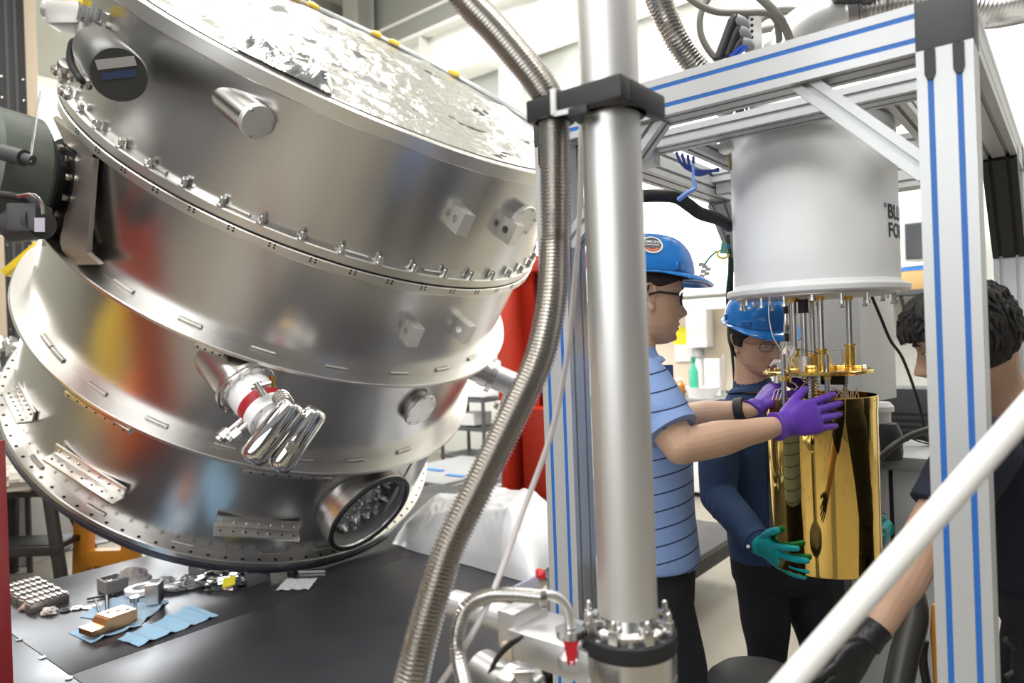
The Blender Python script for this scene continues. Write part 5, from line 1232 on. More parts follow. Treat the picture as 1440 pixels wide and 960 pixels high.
obj('cap', MB().lathe([(0, zk + 0.12), (0.03, zk + 0.12), (0.032, zk + 0.165), (0.042, zk + 0.168), (0.042, zk + 0.185), (0.03, zk + 0.2), (0, zk + 0.2)], bq2, ZV, 24), WHITE, bp_)
kq = P(1285, 588, 3.40)
kb = thing('black_computer', 'matt black instrument case behind the face of the dark haired man', 'instrument', Vector((kq.x, kq.y, kq.z - 0.14)))
obj('case', MB().box(kq + RGT * 0.03, (0.16, 0.10, 0.15), (D1 * -1, D2, ZV), 0.008), DGREY, kb)
for k in range(5): obj('vent', MB().box(kq + RGT * 0.03 + ZV * (-0.09 + 0.03 * k) - D2 * 0.101, (0.10, 0.002, 0.006), (D1 * -1, D2, ZV)), BLK, kb)
bz = kq.z - 0.15
rk = thing('black_rack', 'low black equipment rack carrying the instrument case at the right', 'rack', Vector((kq.x + 0.1, kq.y + 0.1, 0)))
obj('top', MB().box(Vector((kq.x + 0.12, kq.y + 0.03, bz - 0.015)), (0.36, 0.2, 0.015), (D1 * -1, D2, ZV), 0.004), BLK, rk)
for s in ((-1, -1), (-1, 1), (1, -1), (1, 1)): obj('upright', MB().box(Vector((kq.x + 0.12, kq.y + 0.03, (bz - 0.03) / 2)) + D1 * 0.33 * s[0] + D2 * 0.17 * s[1], (0.02, 0.02, (bz - 0.03) / 2), UV), BLK, rk)
obj('shelf', MB().box(Vector((kq.x + 0.12, kq.y + 0.03, 0.35)), (0.34, 0.19, 0.012), (D1 * -1, D2, ZV)), BLK, rk)
obj('panel', MB().box(Vector((kq.x + 0.12, kq.y + 0.0, 0.7)) , (0.30, 0.15, 0.30), (D1 * -1, D2, ZV), 0.006), DGREY, rk)
for i, (pts, r, lab) in enumerate(((((1228, 655, 2.3), (1250, 632, 2.3), (1275, 615, 2.32), (1310, 602, 2.35)), 0.011, 'thick black hose arching over the white pump cabinet'),
        (((1262, 812, 2.0), (1280, 830, 1.95), (1285, 870, 1.9), (1272, 920, 1.85), (1260, 980, 1.8)), 0.035, 'fat black corrugated duct behind the bare forearm'),
        (((1300, 900, 1.95), (1298, 930, 1.95), (1308, 985, 1.95)), 0.012, 'black cable at the foot of the right post'),
        (((1414, 898, 1.75), (1432, 915, 1.75), (1432, 940, 1.75), (1415, 952, 1.75)), 0.008, 'black cable loop low at the far right'))):
    tag(obj('black_hose', MB().tube(smooth_path([P(*q) for q in pts], 8), r, 14), mat('dull_black_hose', (0.035, 0.035, 0.033), 0.4)), lab, 'hose')
for k in range(8):
    tag(obj('thin_cable', MB().tube(smooth_path([P(1240 + 6 * k, 612 + (k * 5) % 11, 2.75), P(1262 + 5 * k, 604 + (k * 7) % 13, 2.72), P(1285 + 3 * k, 618 - (k * 3) % 9, 2.72), P(1310, 625 - 2 * k, 2.75)], 6), 0.003, 6), RUB), 'thin black cable in the tangle on top of the pump cabinet', 'cable', 'cable tangle on the pump cabinet')
tag(obj('orange_hose', MB().tube(smooth_path([P(1316, 850, 1.9), P(1314, 890, 1.9), P(1317, 930, 1.9), P(1320, 1000, 1.9)], 6), 0.010, 10), ORANGE), 'orange hose behind the lower part of the right post', 'hose')
sq = P(1065, 985, 1.62)
st = thing('black_stool', 'round padded black stool at the bottom edge before the man in jeans', 'stool', Vector((sq.x, sq.y, 0)))
zs = P(1065, 944, 1.62).z
obj('seat', MB().lathe([(0, zs - 0.07), (0.09, zs - 0.07), (0.11, zs - 0.05), (0.11, zs - 0.02), (0.09, zs - 0.004), (0.04, zs), (0, zs)], Vector((sq.x, sq.y, 0)), ZV, 40), RUB, st)
obj('column', MB().cyl(Vector((sq.x, sq.y, 0.1)), Vector((sq.x, sq.y, zs - 0.07)), 0.025, seg=16), STEEL, st)
for k in range(5):
    a = 2 * pi * k / 5; obj('foot', MB().bar(Vector((sq.x, sq.y, 0.1)), Vector((sq.x + 0.18 * cos(a), sq.y + 0.18 * sin(a), 0.03)), 0.03, 0.025), BLK, st)
# ================================================================== people
def remeshed(name, mb, m, parent, vox=0.005, it=4, label=None, fac=0.5):
    """the pieces of the builder fused into one continuous skin"""
    me = bpy.data.meshes.new('skin'); base = rootloc(parent)
    me.from_pydata([(p[0] - base.x, p[1] - base.y, p[2] - base.z) for p in mb.v], [], mb.f)
    bm = bmesh.new(); bm.from_mesh(me); bmesh.ops.recalc_face_normals(bm, faces=bm.faces); bm.to_mesh(me); bm.free()
    o = bpy.data.objects.new('skin', me); COL.objects.link(o)
    r = o.modifiers.new('r', 'REMESH'); r.mode = 'VOXEL'; r.voxel_size = vox
    if it: s = o.modifiers.new('s', 'SMOOTH'); s.iterations = it; s.factor = fac
    dg = bpy.context.evaluated_depsgraph_get(); dg.update()
    out = bpy.data.meshes.new_from_object(o.evaluated_get(dg))
    bpy.data.objects.remove(o); bpy.data.meshes.remove(me)
    out.name = name; out.materials.clear(); out.materials.append(m); out.shade_smooth()
    n = bpy.data.objects.new(name, out); COL.objects.link(n); n.parent = parent
    if label: n['label'] = label
    return n
def limb(mb, pts, rs, seg=20, n=6):
    q = smooth_path(pts, n); k = len(pts) - 1
    r = []
    for i in range(len(q)):
        t = i / n; a = min(int(t), k - 1); f = t - a; f = f * f * (3 - 2 * f); r.append(rs[a] * (1 - f) + rs[a + 1] * f)
    mb.tube(q, r, seg); mb.ball(q[0], r[0], seg=seg, rings=10); mb.ball(q[-1], r[-1], seg=seg, rings=10)
    return mb
def loft(mb, secs, seg=36, e=1.0):                   # secs: (centre, half vector sideways, half vector front)
    vs = []
    for c, a, b in secs:
        for i in range(seg):
            t = 2 * pi * i / seg; x, y = cos(t), sin(t)
            x = abs(x) ** e * (1 if x >= 0 else -1); y = abs(y) ** e * (1 if y >= 0 else -1)
            vs.append(c + a * x + b * y)
    fs = []
    for k in range(len(secs) - 1):
        fs += [(k * seg + i, k * seg + (i + 1) % seg, (k + 1) * seg + (i + 1) % seg, (k + 1) * seg + i) for i in range(seg)]
    fs += [tuple(range(seg - 1, -1, -1)), tuple((len(secs) - 1) * seg + i for i in range(seg))]
    return mb.add(vs, fs)
def interp(tab, z):
    if z >= tab[0][0]: return tab[0][1]
    for (a, p), (b, q) in zip(tab, tab[1:]):
        if z >= b:
            t = (z - b) / (a - b); t = t * t * (3 - 2 * t) if False else t
            return q + (p - q) * t
    return tab[-1][1]
WT = [(.125, .0), (.122, .022), (.115, .040), (.10, .057), (.08, .068), (.05, .0755), (.02, .077), (-.01, .073), (-.04, .067), (-.065, .060), (-.085, .049), (-.10, .032), (-.110, .014), (-.113, 0)]
FT = [(.125, .0), (.122, .028), (.115, .048), (.10, .070), (.08, .085), (.055, .094), (.035, .0965), (.015, .091), (0, .091), (-.03, .092), (-.06, .090), (-.075, .086), (-.09, .087), (-.10, .083), (-.110, .062), (-.113, .04)]
BT = [(.125, .0), (.122, .030), (.115, .052), (.10, .075), (.08, .091), (.04, .100), (0, .095), (-.03, .080), (-.06, .050), (-.085, .015), (-.10, -.010), (-.110, -.03), (-.113, -.04)]
def gz_(d, s): return exp(-(d / s) ** 2)
def face_add(x, z):
    nose = [(.028, 0.0), (.018, .004), (.008, .009), (-.005, .0155), (-.018, .0225), (-.027, .0275), (-.034, .0260), (-.041, .013), (-.047, .003), (-.055, 0.0)]
    a = interp(nose, z) * gz_(x, .0085 + .006 * gz_(z + .034, .014))
    for s in (-1, 1):
        a += .0065 * gz_(x - s * .0135, .006) * gz_(z + .036, .008)
        a -= .011 * gz_(x - s * .031, .017) * gz_(z - .012, .012)
        a += .0065 * gz_(x - s * .031, .0125) * gz_(z - .010, .0075)
        a += .004 * gz_(x - s * .029, .020) * gz_(z - .033, .008)
        a += .004 * gz_(x - s * .043, .018) * gz_(z + .016, .018)
        a -= .003 * gz_(x - s * .034, .012) * gz_(z + .052, .018)
    a += .0060 * gz_(x, .021) * gz_(z + .0585, .0050) + .0068 * gz_(x, .018) * gz_(z + .0715, .0055) - .0035 * gz_(x, .022) * gz_(z + .0648, .0028)
    a -= .003 * gz_(x, .02) * gz_(z + .083, .006)
    a += .006 * gz_(x, .018) * gz_(z + .098, .010)
    return a
def head_pt(ang, z, off=0.0):
    w, f, b = interp(WT, z), interp(FT, z), interp(BT, z)
    c, s = cos(ang), sin(ang)
    ex = 0.92 if s > 0 else 1.0
    x = w * (abs(c) ** ex) * (1 if c >= 0 else -1)
    y = (f if s >= 0 else b) * (abs(s) ** (0.86 if s > 0 else 1.0)) * (1 if s >= 0 else -1)
    if s < 0 and b < 0: y = -b * 0 - b * -1 * abs(s) if False else (-b) * abs(s)
    if s > 0: y += face_add(x, z) * min(1, s * 3)
    return Vector((x + off * c, y + off * s, z + (off if z > 0.11 else off * max(0, z) / .11)))
def front_y(x, z):
    w, f = max(interp(WT, z), 1e-4), interp(FT, z); q = min(abs(x) / w, 0.999)
    c = q ** (1 / .92); s = sqrt(1 - c * c)
    return f * s ** .86 + face_add(x, z) * min(1, s * 3)
class Head:
    def __init__(s, c, fwd, up, scale=1.0, side=0.0):
        s.c = Vector(c); s.f = Vector(fwd).normalized(); s.u = (Vector(up) - s.f * Vector(up).dot(s.f)).normalized(); s.r = s.f.cross(s.u); s.k = scale
    def w(s, p): p = Vector(p) * s.k; return s.c + s.r * p.x + s.f * p.y + s.u * p.z
    def mesh(s, mb):
        zs = [.125 - .238 * (0.5 - 0.5 * cos(pi * j / 74)) for j in range(75)]
        seg = 84; vs = []
        for z in zs: vs += [s.w(head_pt(2 * pi * i / seg, z)) for i in range(seg)]
        fs = []
        for k in range(len(zs) - 1):
            fs += [(k * seg + i, k * seg + (i + 1) % seg, (k + 1) * seg + (i + 1) % seg, (k + 1) * seg + i) for i in range(seg)]
        fs += [tuple(range(seg - 1, -1, -1)), tuple((len(zs) - 1) * seg + i for i in range(seg))]
        mb.add(vs, fs)
        for sg in (-1, 1):                           # ears
            rim = [(-.004, -.030), (-.004, -.015), (-.014, .004), (-.020, .022), (-.012, .033), (.002, .031), (.010, .018), (.008, .004)]
            pts = [s.w((sg * (.0765 + .010 * max(0, -y * 40)), y - .006, z + .004)) for y, z in rim]
            mb.tube(smooth_path(pts, 4), .0042 * s.k, 8)
            mb.ball(s.w((sg * .0745, -.010, .004)), (.005 * s.k, .014 * s.k, .026 * s.k), (s.r, s.f, s.u), 12, 8)
            mb.ball(s.w((sg * .076, -.004, -.022)), (.005 * s.k, .007 * s.k, .009 * s.k), (s.r, s.f, s.u), 10, 6)
    def strip(s, pts, wd, off=.0012, nu=14):         # band on the face through (x, z) points
        q = smooth_path([Vector((a, b, 0)) for a, b in pts], 6); n = len(q)
        def fn(i, j):
            k = min(int(i * (n - 1)), n - 2); t = i * (n - 1) - k; p = q[k].lerp(q[k + 1], t)
            w_ = wd * (sin(pi * min(1, max(0, i))) ** .5 if 0 < i < 1 else 0.05)
            z = p.y + (j - .5) * w_
            return s.w((p.x, front_y(p.x, z) + off, z))
        return MB().grid(fn, nu, 3)
HAIRM = mat('black_hair', (0.012, 0.010, 0.009), 0.6, bump=0.5, bscale=160, stretch=(1, 1, 0.25))
LASH = mat('dark_lash', (0.02, 0.012, 0.01), 0.6)
EYEW = mat('eye_white', (0.75, 0.72, 0.68), 0.2)
IRIS = mat('dark_iris', (0.03, 0.017, 0.01), 0.1)
def face_parts(h, body, lip, open_=0.6):
    for sg in (-1, 1):
        obj('eyebrow', h.strip([(sg * .013, .030), (sg * .028, .0365), (sg * .046, .031)], .0075, .0018), LASH, body, ang=80)
        y0 = front_y(sg * .031, .010)
        e = obj('eye', MB().ball(h.w((sg * .031, y0 - .0085, .0095)), .0108 * h.k, (h.r, h.f, h.u), 18, 12), EYEW, body)
        obj('iris', MB().ball(h.w((sg * .031, y0 - .0010, .0075)), (.0048 * h.k, .0034 * h.k, .0048 * h.k), (h.r, h.f, h.u), 14, 8), IRIS, e)
        obj('upper_lid', MB().grid(lambda i, j: h.w((sg * (.0165 + .029 * i), front_y(sg * (.0165 + .029 * i), .010) + .0006 + .0018 * sin(pi * i), .0105 + .0055 * sin(pi * i) * (1 - j) + .0030 * (1 - j) - .0005 * j + .0030 * (1 - open_))), 12, 4), h.skin, e)
        obj('lash_line', MB().tube([h.w((sg * (.0165 + .029 * i / 8), front_y(sg * (.0165 + .029 * i / 8), .010) + .0016 + .0018 * sin(pi * i / 8), .0095 + .0030 * (1 - open_) + .0022 * sin(pi * i / 8))) for i in range(9)], .0009 * h.k, 6), LASH, e)
    obj('lips', h.strip([(-.0235, -.0655), (-.010, -.0595), (0, -.0605), (.010, -.0595), (.0235, -.0655)], .0085, .0010), lip, body, ang=80)
    obj('lips', h.strip([(-.021, -.0665), (-.010, -.0715), (0, -.0725), (.010, -.0715), (.021, -.0665)], .0085, .0010), lip, body, ang=80)
    obj('mouth_line', h.strip([(-.0235, -.0655), (-.01, -.0650), (0, -.0655), (.01, -.0650), (.0235, -.0655)], .0018, .0016), LASH, body, ang=80)
def hair_cap(h, parent, hairline, off, name='hair', noise_=0.0, m=HAIRM, n=90, rows=60, fade=0.01):
    """shell over the skull wherever z lies above hairline(angle)"""
    mb = MB()
    for j in range(rows + 1):
        for i in range(n):
            a = 2 * pi * i / n; zl = hairline(a)
            z = .1249 - (.1249 - zl) * (0.5 - 0.5 * cos(pi * j / rows)) ** 0.9
            o = off * min(1, (rows - j) / (rows * 0.12)) + 0.0006
            if noise_: o += noise_ * (fbm((cos(a) * 2.2, sin(a) * 2.2, z * 9), 2.2, 3) + .35 * sin(a * 31 + 8 * noise.noise(Vector((a * 2, z * 12, 1)))))  * min(1, (rows - j) / (rows * 0.1))
            p = head_pt(a, z, max(o, .0006)); mb.v.append(tuple(h.w(p)))
    for j in range(rows):
        mb.f += [(j * n + i, j * n + (i + 1) % n, (j + 1) * n + (i + 1) % n, (j + 1) * n + i) for i in range(n)]
    mb.f.append(tuple(range(n - 1, -1, -1)))
    return obj(name, mb, m, parent, ang=75)
HATM = mat('blue_hard_hat', (0.015, 0.20, 0.62), 0.18, coat=0.4)
HATD = mat('hat_lining', (0.30, 0.30, 0.30), 0.7)
def hard_hat(h, parent, z0=.060, top=.172, tilt=0.0, sticker=None):
    """shell with brim, three ridges and strap lugs; local to the head"""
    ha, hf, hb = .101, .124, .126
    def dome(a, t, o=0.0):                           # t 0 at the rim .. 1 at the crown
        ph = t * pi / 2; k = cos(ph) ** 0.62; zz = z0 + (top - z0) * sin(ph) ** 1.05
        c, s = cos(a), sin(a)
        x, y = ha * k * c, (hf if s > 0 else hb) * k * s
        rg = 0.0
        for xr, wr in ((0, .012), (.034, .008), (-.034, .008)): rg += .0055 * gz_(x - xr, wr) * min(1, t * 3) * (1 if s > -0.2 else 0.8)
        zz += rg * sin(ph) ; y *= 1 + rg * 1.2
        yy = y + .006
        return h.w((x, yy, zz + tilt * y))
    n, rows = 96, 30
    mb = MB().grid(lambda i, j: dome(2 * pi * i, j * .999), n, rows)
    hat = obj('hard_hat', mb, HATM, parent, ang=50)
    hat['label'] = 'glossy blue hard hat'
    def brim(i, j):
        a = 2 * pi * i; c, s = cos(a), sin(a)
        ext = .010 + .042 * max(0, s) ** 1.6
        k = 1 + 0 * j
        x, y = ha * c, (hf if s > 0 else hb) * s
        d = Vector((x, y, 0)).normalized()
        x += d.x * ext * j; y += d.y * ext * j
        return h.w((x, y + .006, z0 - .002 - (.016 * max(0, s) + .004) * j * j + tilt * y))
    bm1 = MB().grid(brim, n, 6); k = len(bm1.v)
    bm1.v += [tuple(Vector(p) - h.u * .003) for p in bm1.v]; f0 = list(bm1.f)
    bm1.f += [tuple(reversed([q + k for q in f])) for f in f0]
    bm1.f += [(6 * (n + 1) + i, 6 * (n + 1) + i + 1, k + 6 * (n + 1) + i + 1, k + 6 * (n + 1) + i) for i in range(n)]
    obj('brim', bm1, HATM, hat, ang=50)
    obj('lining', MB().grid(lambda i, j: h.w((ha * .90 * cos(2 * pi * i), (hf * .90) * sin(2 * pi * i) + .004, z0 - .006 + .03 * j + tilt * hf * sin(2 * pi * i))), 48, 2), HATD, hat)
    for a in (0.45, pi - 0.45, -0.5, pi + 0.5):      # strap lugs
        q = dome(a, .10); d = (dome(a, .12) - h.w((0, 0, z0 + .03))).normalized()
        t_ = h.u.cross(d).normalized()
        obj('strap_lug', MB().box(q + d * .001, (.016 * h.k, .004 * h.k, .011 * h.k), (t_, d, t_.cross(d)), .003), HATM, hat)
    if sticker:
        a, t = sticker
        q = dome(a, t); e1 = (dome(a + .02, t) - dome(a - .02, t)).normalized(); e2 = (dome(a, t + .02) - dome(a, t - .02)).normalized()
        nn = e1.cross(e2).normalized()
        if nn.dot(q - h.c) < 0: nn = -nn
        if e1.cross(e2).dot(nn) < 0: e1 = -e1
        if e2.dot(h.u) < 0: e1, e2 = -e1, -e2
        rx_ = .027 * h.k
        def disc(r0, r1, lift, a0=0, a1=2 * pi):
            def fn(i, j):
                a_ = a0 + (a1 - a0) * i; r = r0 + (r1 - r0) * j
                x, y = r * cos(a_), r * sin(a_)
                p = q + e1 * x + e2 * y
                return p + nn * (lift - (x * x * 2.6 + y * y * 3.2))
            return MB().grid(fn, 40, 6)
        st = obj('sticker', disc(0, rx_, .0020), mat('sticker_white', (0.85, 0.85, 0.86), 0.4), hat)
        obj('sticker_disc', disc(0, rx_ * .84, .0026), mat('sticker_black', (0.02, 0.02, 0.03), 0.4), st)
        obj('sticker_band', disc(rx_ * .58, rx_ * .82, .0031, -2.45, -0.69), mat('sticker_orange', (0.70, 0.12, 0.03), 0.4), st)
        for s_, sz, yy, xx in (('SIMONS', .0125, .0035, -.0215), ('OBSERVATORY', .0052, -.004, -.0175)):
            tx = text_mesh(s_, sz * h.k, .0002)
            wd = max(v[0] for v in tx.v); tx.v = [tuple(q + e1 * (v[0] - wd / 2) + e2 * (v[1] + yy * h.k) + nn * (.0034 - ((v[0] - wd / 2) ** 2 * 2.6 + (v[1] + yy) ** 2 * 3.2))) for v in tx.v]
            obj('sticker_text', tx, mat('sticker_ink', (0.8, 0.8, 0.8), 0.4), st, recalc=False)
    return hat
def hand(name, wrist, dirn, palm_n, thumb_side, parent, m, scale=1.0, curl=(.25, .25, .3, .35), spread=.10, thumb=(0.75, 0.35), cuff=None, vox=.0024, label=None, forearm=None):
    """gloved hand: dirn towards the fingers, palm_n out of the palm, thumb_side towards the thumb"""
    d = Vector(dirn).normalized(); nrm = Vector(palm_n); nrm = (nrm - d * nrm.dot(d)).normalized()
    t = Vector(thumb_side); t = (t - d * t.dot(d) - nrm * t.dot(nrm)).normalized()
    k = scale; W_ = Vector(wrist); mb = MB()
    loft(mb, [(W_ - d * .012 * k, t * .027 * k, nrm * .019 * k), (W_ + d * .015 * k, t * .030 * k, nrm * .018 * k), (W_ + d * .05 * k + t * .002, t * .040 * k, nrm * .0165 * k), (W_ + d * .082 * k, t * .042 * k, nrm * .0145 * k), (W_ + d * .098 * k, t * .038 * k, nrm * .010 * k)], 24, .85)
    lens = ((.043, .026, .022), (.048, .030, .024), (.044, .028, .023), (.034, .021, .020)); rad = (.0092, .0095, .009, .0082)
    for i in range(4):
        off = (.030 - .020 * i) * k; p = W_ + d * (.090 - .004 * abs(i - 1.2)) * k + t * off
        ang = 0.0; dd = (d + t * spread * (1.5 - i) * .9).normalized(); pts = [p - dd * .02 * k, p]; c = curl[i]
        for j in range(3):
            ang += c * (1.0, 1.15, .8)[j]
            v = (dd * cos(ang) + nrm * sin(ang)).normalized(); p = p + v * lens[i][j] * k; pts.append(p)
        r = rad[i] * k; limb(mb, pts, [r * 1.05, r * 1.08, r * 1.0, r * .94, r * .82], 14, 5)
    p = W_ + d * .022 * k + t * .026 * k + nrm * .006 * k
    tv = (t * thumb[0] + d * .75 + nrm * thumb[1]).normalized(); pts = [p - tv * .012 * k, p]
    for j, L in enumerate((.040, .032, .026)):
        v = (tv * (1 - .18 * j) + d * .22 * j + nrm * .10 * j).normalized(); p = p + v * L * k; pts.append(p)
    limb(mb, pts, [.014 * k, .0145 * k, .0118 * k, .0108 * k, .009 * k], 14, 5)
    if forearm is not None:                          # the glove's cuff runs up the wrist
        fd = (Vector(forearm) - W_).normalized(); L = (cuff or .05)
        loft(mb, [(W_ + d * .01 * k, t * .031 * k, nrm * .0275 * k), (W_ + fd * L * .4, t * .0305 * k, nrm * .0285 * k), (W_ + fd * L * .9, t * .0335 * k, nrm * .0325 * k), (W_ + fd * L, t * .0345 * k, nrm * .0335 * k)], 24, .95)
    return remeshed(name, mb, m, parent, vox, 2, label)
def glove_mat(name, col):
    return mat(name, col, 0.42, bump=0.35, bscale=38, var=0.08, vscale=20)
PURP = glove_mat('purple_nitrile', (0.125, 0.045, 0.43)); TEAL = glove_mat('teal_nitrile', (0.0, 0.30, 0.32)); BNIT = glove_mat('black_nitrile', (0.012, 0.012, 0.013))
def skin_mat(name, col): return mat(name, col, 0.48, bump=0.04, bscale=90, var=0.06, vscale=14, sss=0.12)
SKIN1 = skin_mat('skin_tan', (0.62, 0.40, 0.28)); SKIN2 = skin_mat('skin_warm', (0.64, 0.40, 0.29)); SKIN3 = skin_mat('skin_light', (0.46, 0.29, 0.20))
LIP1 = mat('lip_tan', (0.40, 0.18, 0.14), 0.45); LIP2 = mat('lip_rose', (0.40, 0.15, 0.13), 0.45)
DENIM = mat('black_denim', (0.010, 0.012, 0.018), 0.85, bump=0.25, bscale=30)
NAVY = mat('navy_cotton', (0.022, 0.050, 0.125), 0.85, bump=0.5, bscale=14, var=0.12, vscale=30)
NAVY_T = mat('navy_tee', (0.010, 0.014, 0.030), 0.85, bump=0.3, bscale=14)
# striped shirt
def stripe_mat():
    m = mat('striped_polo', (0.24, 0.36, 0.66), 0.8, bump=0.25, bscale=13)
    nt = m.node_tree; b = nt.nodes['Principled BSDF']
    tc = nt.nodes.new('ShaderNodeTexCoord'); sx = nt.nodes.new('ShaderNodeSeparateXYZ'); nt.links.new(tc.outputs['Object'], sx.inputs[0])
    def mth(op, a, bv=None, l=None):
        n = nt.nodes.new('ShaderNodeMath'); n.operation = op
        nt.links.new(a, n.inputs[0])
        if l is not None: nt.links.new(l, n.inputs[1])
        elif bv is not None: n.inputs[1].default_value = bv
        return n.outputs[0]
    zx = mth('SUBTRACT', sx.outputs['Z'], l=mth('MULTIPLY', sx.outputs['X'], 0.20))
    fr_ = mth('FRACT', mth('MULTIPLY', zx, 1 / 0.0445))
    lt = mth('LESS_THAN', fr_, 0.085)
    mx = nt.nodes.new('ShaderNodeMix'); mx.data_type = 'RGBA'
    mx.inputs['A'].default_value = (0.24, 0.36, 0.66, 1); mx.inputs['B'].default_value = (0.02, 0.03, 0.08, 1)
    nt.links.new(lt, mx.inputs['Factor']); nt.links.new(mx.outputs['Result'], b.inputs['Base Color'])
    return m
POLO = stripe_mat()
def legs(mb, hipc, sd, fw, feet, hip_w=.165, hip_d=.125, kn=.085, ank=.055, top=.10):
    loft(mb, [(hipc + ZV * top, sd * hip_w * .97, fw * hip_d), (hipc, sd * hip_w * 1.03, fw * hip_d * 1.04), (hipc - ZV * .09, sd * hip_w, fw * hip_d), (hipc - ZV * .13, sd * hip_w * .8, fw * hip_d * .85)], 30, .9)
    for s, ft in zip((-1, 1), feet):
        h0 = hipc + sd * s * hip_w * .48 - ZV * .06; kn_ = (h0 + Vector(ft)) / 2 + fw * .03 + ZV * .02
        limb(mb, [h0, h0.lerp(kn_, .5) + fw * .01, kn_, kn_.lerp(Vector(ft), .5) - fw * .012, Vector(ft) + ZV * .06], [.090, .086, .066, .060, .052], 22, 5)
def shoe(ft, fw, parent, m=None):
    m = m or BLK; sd = fw.cross(ZV)
    p = obj('shoe', loft(MB(), [(ft - fw * .09 + ZV * .045, sd * .032, ZV * .044), (ft - fw * .04 + ZV * .05, sd * .038, ZV * .05), (ft + fw * .05 + ZV * .04, sd * .042, ZV * .038), (ft + fw * .13 + ZV * .03, sd * .045, ZV * .028), (ft + fw * .18 + ZV * .022, sd * .030, ZV * .020)], 20), m, parent)
    return p
LENS = mat('lens_glass', (0.9, 0.92, 0.92), 0.05, trans=0.9, ior=1.1)
def glasses(h, parent, m, r, wide, tall, temple_r):
    g = None
    for sg in (-1, 1):
        x0 = sg * .0325; z0 = .006
        yb = front_y(x0, z0) + .010
        ring = [(x0 + wide * cos(a) * (abs(cos(a)) ** -.25 if abs(cos(a)) > .05 else 1), z0 + tall * sin(a)) for a in [2 * pi * i / 28 for i in range(28)]]
        pts = [h.w((x, yb - .018 * (abs(x) / .06) ** 2 + .004, z)) for x, z in ring]
        mb = MB().tube(pts + [pts[0]], r * h.k, 8, caps=False)
        mb.tube([h.w((sg * (.0325 + wide * 1.05), yb - .020, z0 + tall * .55)), h.w((sg * .070, .062, z0 + tall * .55)), h.w((sg * .0795, .010, .018)), h.w((sg * .080, -.012, .012)), h.w((sg * .079, -.024, -.006))], temple_r * h.k, 8)
        if sg == -1:
            mb.tube([h.w((-.0325 + wide, yb, z0 + .004)), h.w((0, front_y(0, z0) + .004, z0 + .008)), h.w((.0325 - wide, yb, z0 + .004))], r * h.k, 8)
            g = obj('glasses', mb, m, parent)
        else:
            obj('rim', mb, m, g)
        c = sum(pts, Vector((0, 0, 0))) / len(pts)
        obj('lens', MB().add([c] + pts, [(0, i + 1, (i + 1) % 28 + 1) for i in range(28)]), LENS, g, recalc=False)
    return g

# ------------------------------------------------------------------ the man in the striped shirt
F1 = Vector((cos(radians(8)), sin(radians(8)), -0.06)).normalized()
hc1 = P(906, 423, 1.93)
h1 = Head(hc1, F1, Vector((-0.02, 0, 1)), 1.05); h1.skin = SKIN1
S1 = Vector((F1.y, -F1.x, 0)).normalized(); FF1 = Vector((F1.x, F1.y, 0)).normalized()
p1 = thing('person', 'man in blue striped polo, blue hard hat and purple gloves reaching past the steel pipe', 'person', Vector((hc1.x - 0.03, hc1.y + 0.04, 0)))
b = MB(); h1.mesh(b)
nk = hc1 - FF1 * .045 - ZV * .19
limb(b, [hc1 - FF1 * .022 - ZV * .03, hc1 - FF1 * .030 - ZV * .11, nk], [.060, .056, .066])
shR = P(904, 544, 1.81); shL = nk - S1 * .185 - ZV * .075 + FF1 * .03
elR = P(957, 628, 1.72); wrR = P(1098, 598, 1.83); elL = P(958, 588, 2.20); wrL = P(1058, 574, 2.08)
limb(b, [shR, shR.lerp(elR, .5), elR], [.060, .053, .043]); limb(b, [elR, elR.lerp(wrR, .35), elR.lerp(wrR, .72), wrR], [.043, .0455, .033, .024])
limb(b, [shL, shL.lerp(elL, .5), elL], [.060, .053, .043]); limb(b, [elL, elL.lerp(wrL, .35), elL.lerp(wrL, .72), wrL], [.043, .0445, .032, .024])
tc1 = Vector((P(898, 600, 1.96).x, 1.96, 0))
def sec(z, w, d, dx=0.0): return (Vector((tc1.x, tc1.y, z)) + FF1 * dx, S1 * w, FF1 * d)
loft(b, [sec(.95, .14, .10), sec(1.15, .14, .10), sec(1.33, .16, .10), sec(1.40, .10, .07)])
body = remeshed('body', b, SKIN1, p1, .0026, 1)
face_parts(h1, body, LIP1, .55)
b = MB()
loft(b, [sec(.905, .170, .137, .010), sec(.93, .172, .137, .010), sec(1.05, .168, .130, .006), sec(1.18, .178, .128, .006), sec(1.30, .186, .122, .0), sec(1.355, .175, .105, -.01), sec(1.405, .125, .085, -.02), sec(1.445, .078, .070, -.025)], 40, .92)
slR = shR.lerp(elR, .74); slL = shL.lerp(elL, .72)
limb(b, [shR - ZV * .0, shR.lerp(elR, .45)], [.078, .076]); limb(b, [shL, shL.lerp(elL, .45)], [.078, .074])
dR = (elR - shR).normalized(); dL = (elL - shL).normalized()
b.cyl(shR.lerp(elR, .2), slR, .074, .070, 30); b.cyl(shL.lerp(elL, .2), slL, .072, .068, 30)
for k in range(3):
    pass
shirt = remeshed('shirt', b, POLO, p1, .0052, 3)
obj('sleeve_band', MB().lathe([(.066, -.022), (.0725, -.022), (.0728, .002), (.066, .002)], slR, dR, 30), mat('polo_blue', (0.24, 0.36, 0.66), 0.8), shirt)
obj('collar', MB().lathe([(.060, .0), (.082, -.012), (.088, -.022), (.082, -.026), (.070, .0), (.066, .022), (.060, .024)], nk + FF1 * .004 + ZV * .035, (ZV + FF1 * -.18).normalized(), 32), mat('polo_blue', (0.24, 0.36, 0.66), 0.8), shirt)
obj('collar_tip', MB().box(nk + FF1 * .085 + S1 * .035 - ZV * .012, (.022, .004, .026), (FF1, S1, ZV), .003), mat('polo_navy', (0.05, 0.08, 0.22), 0.8), shirt)
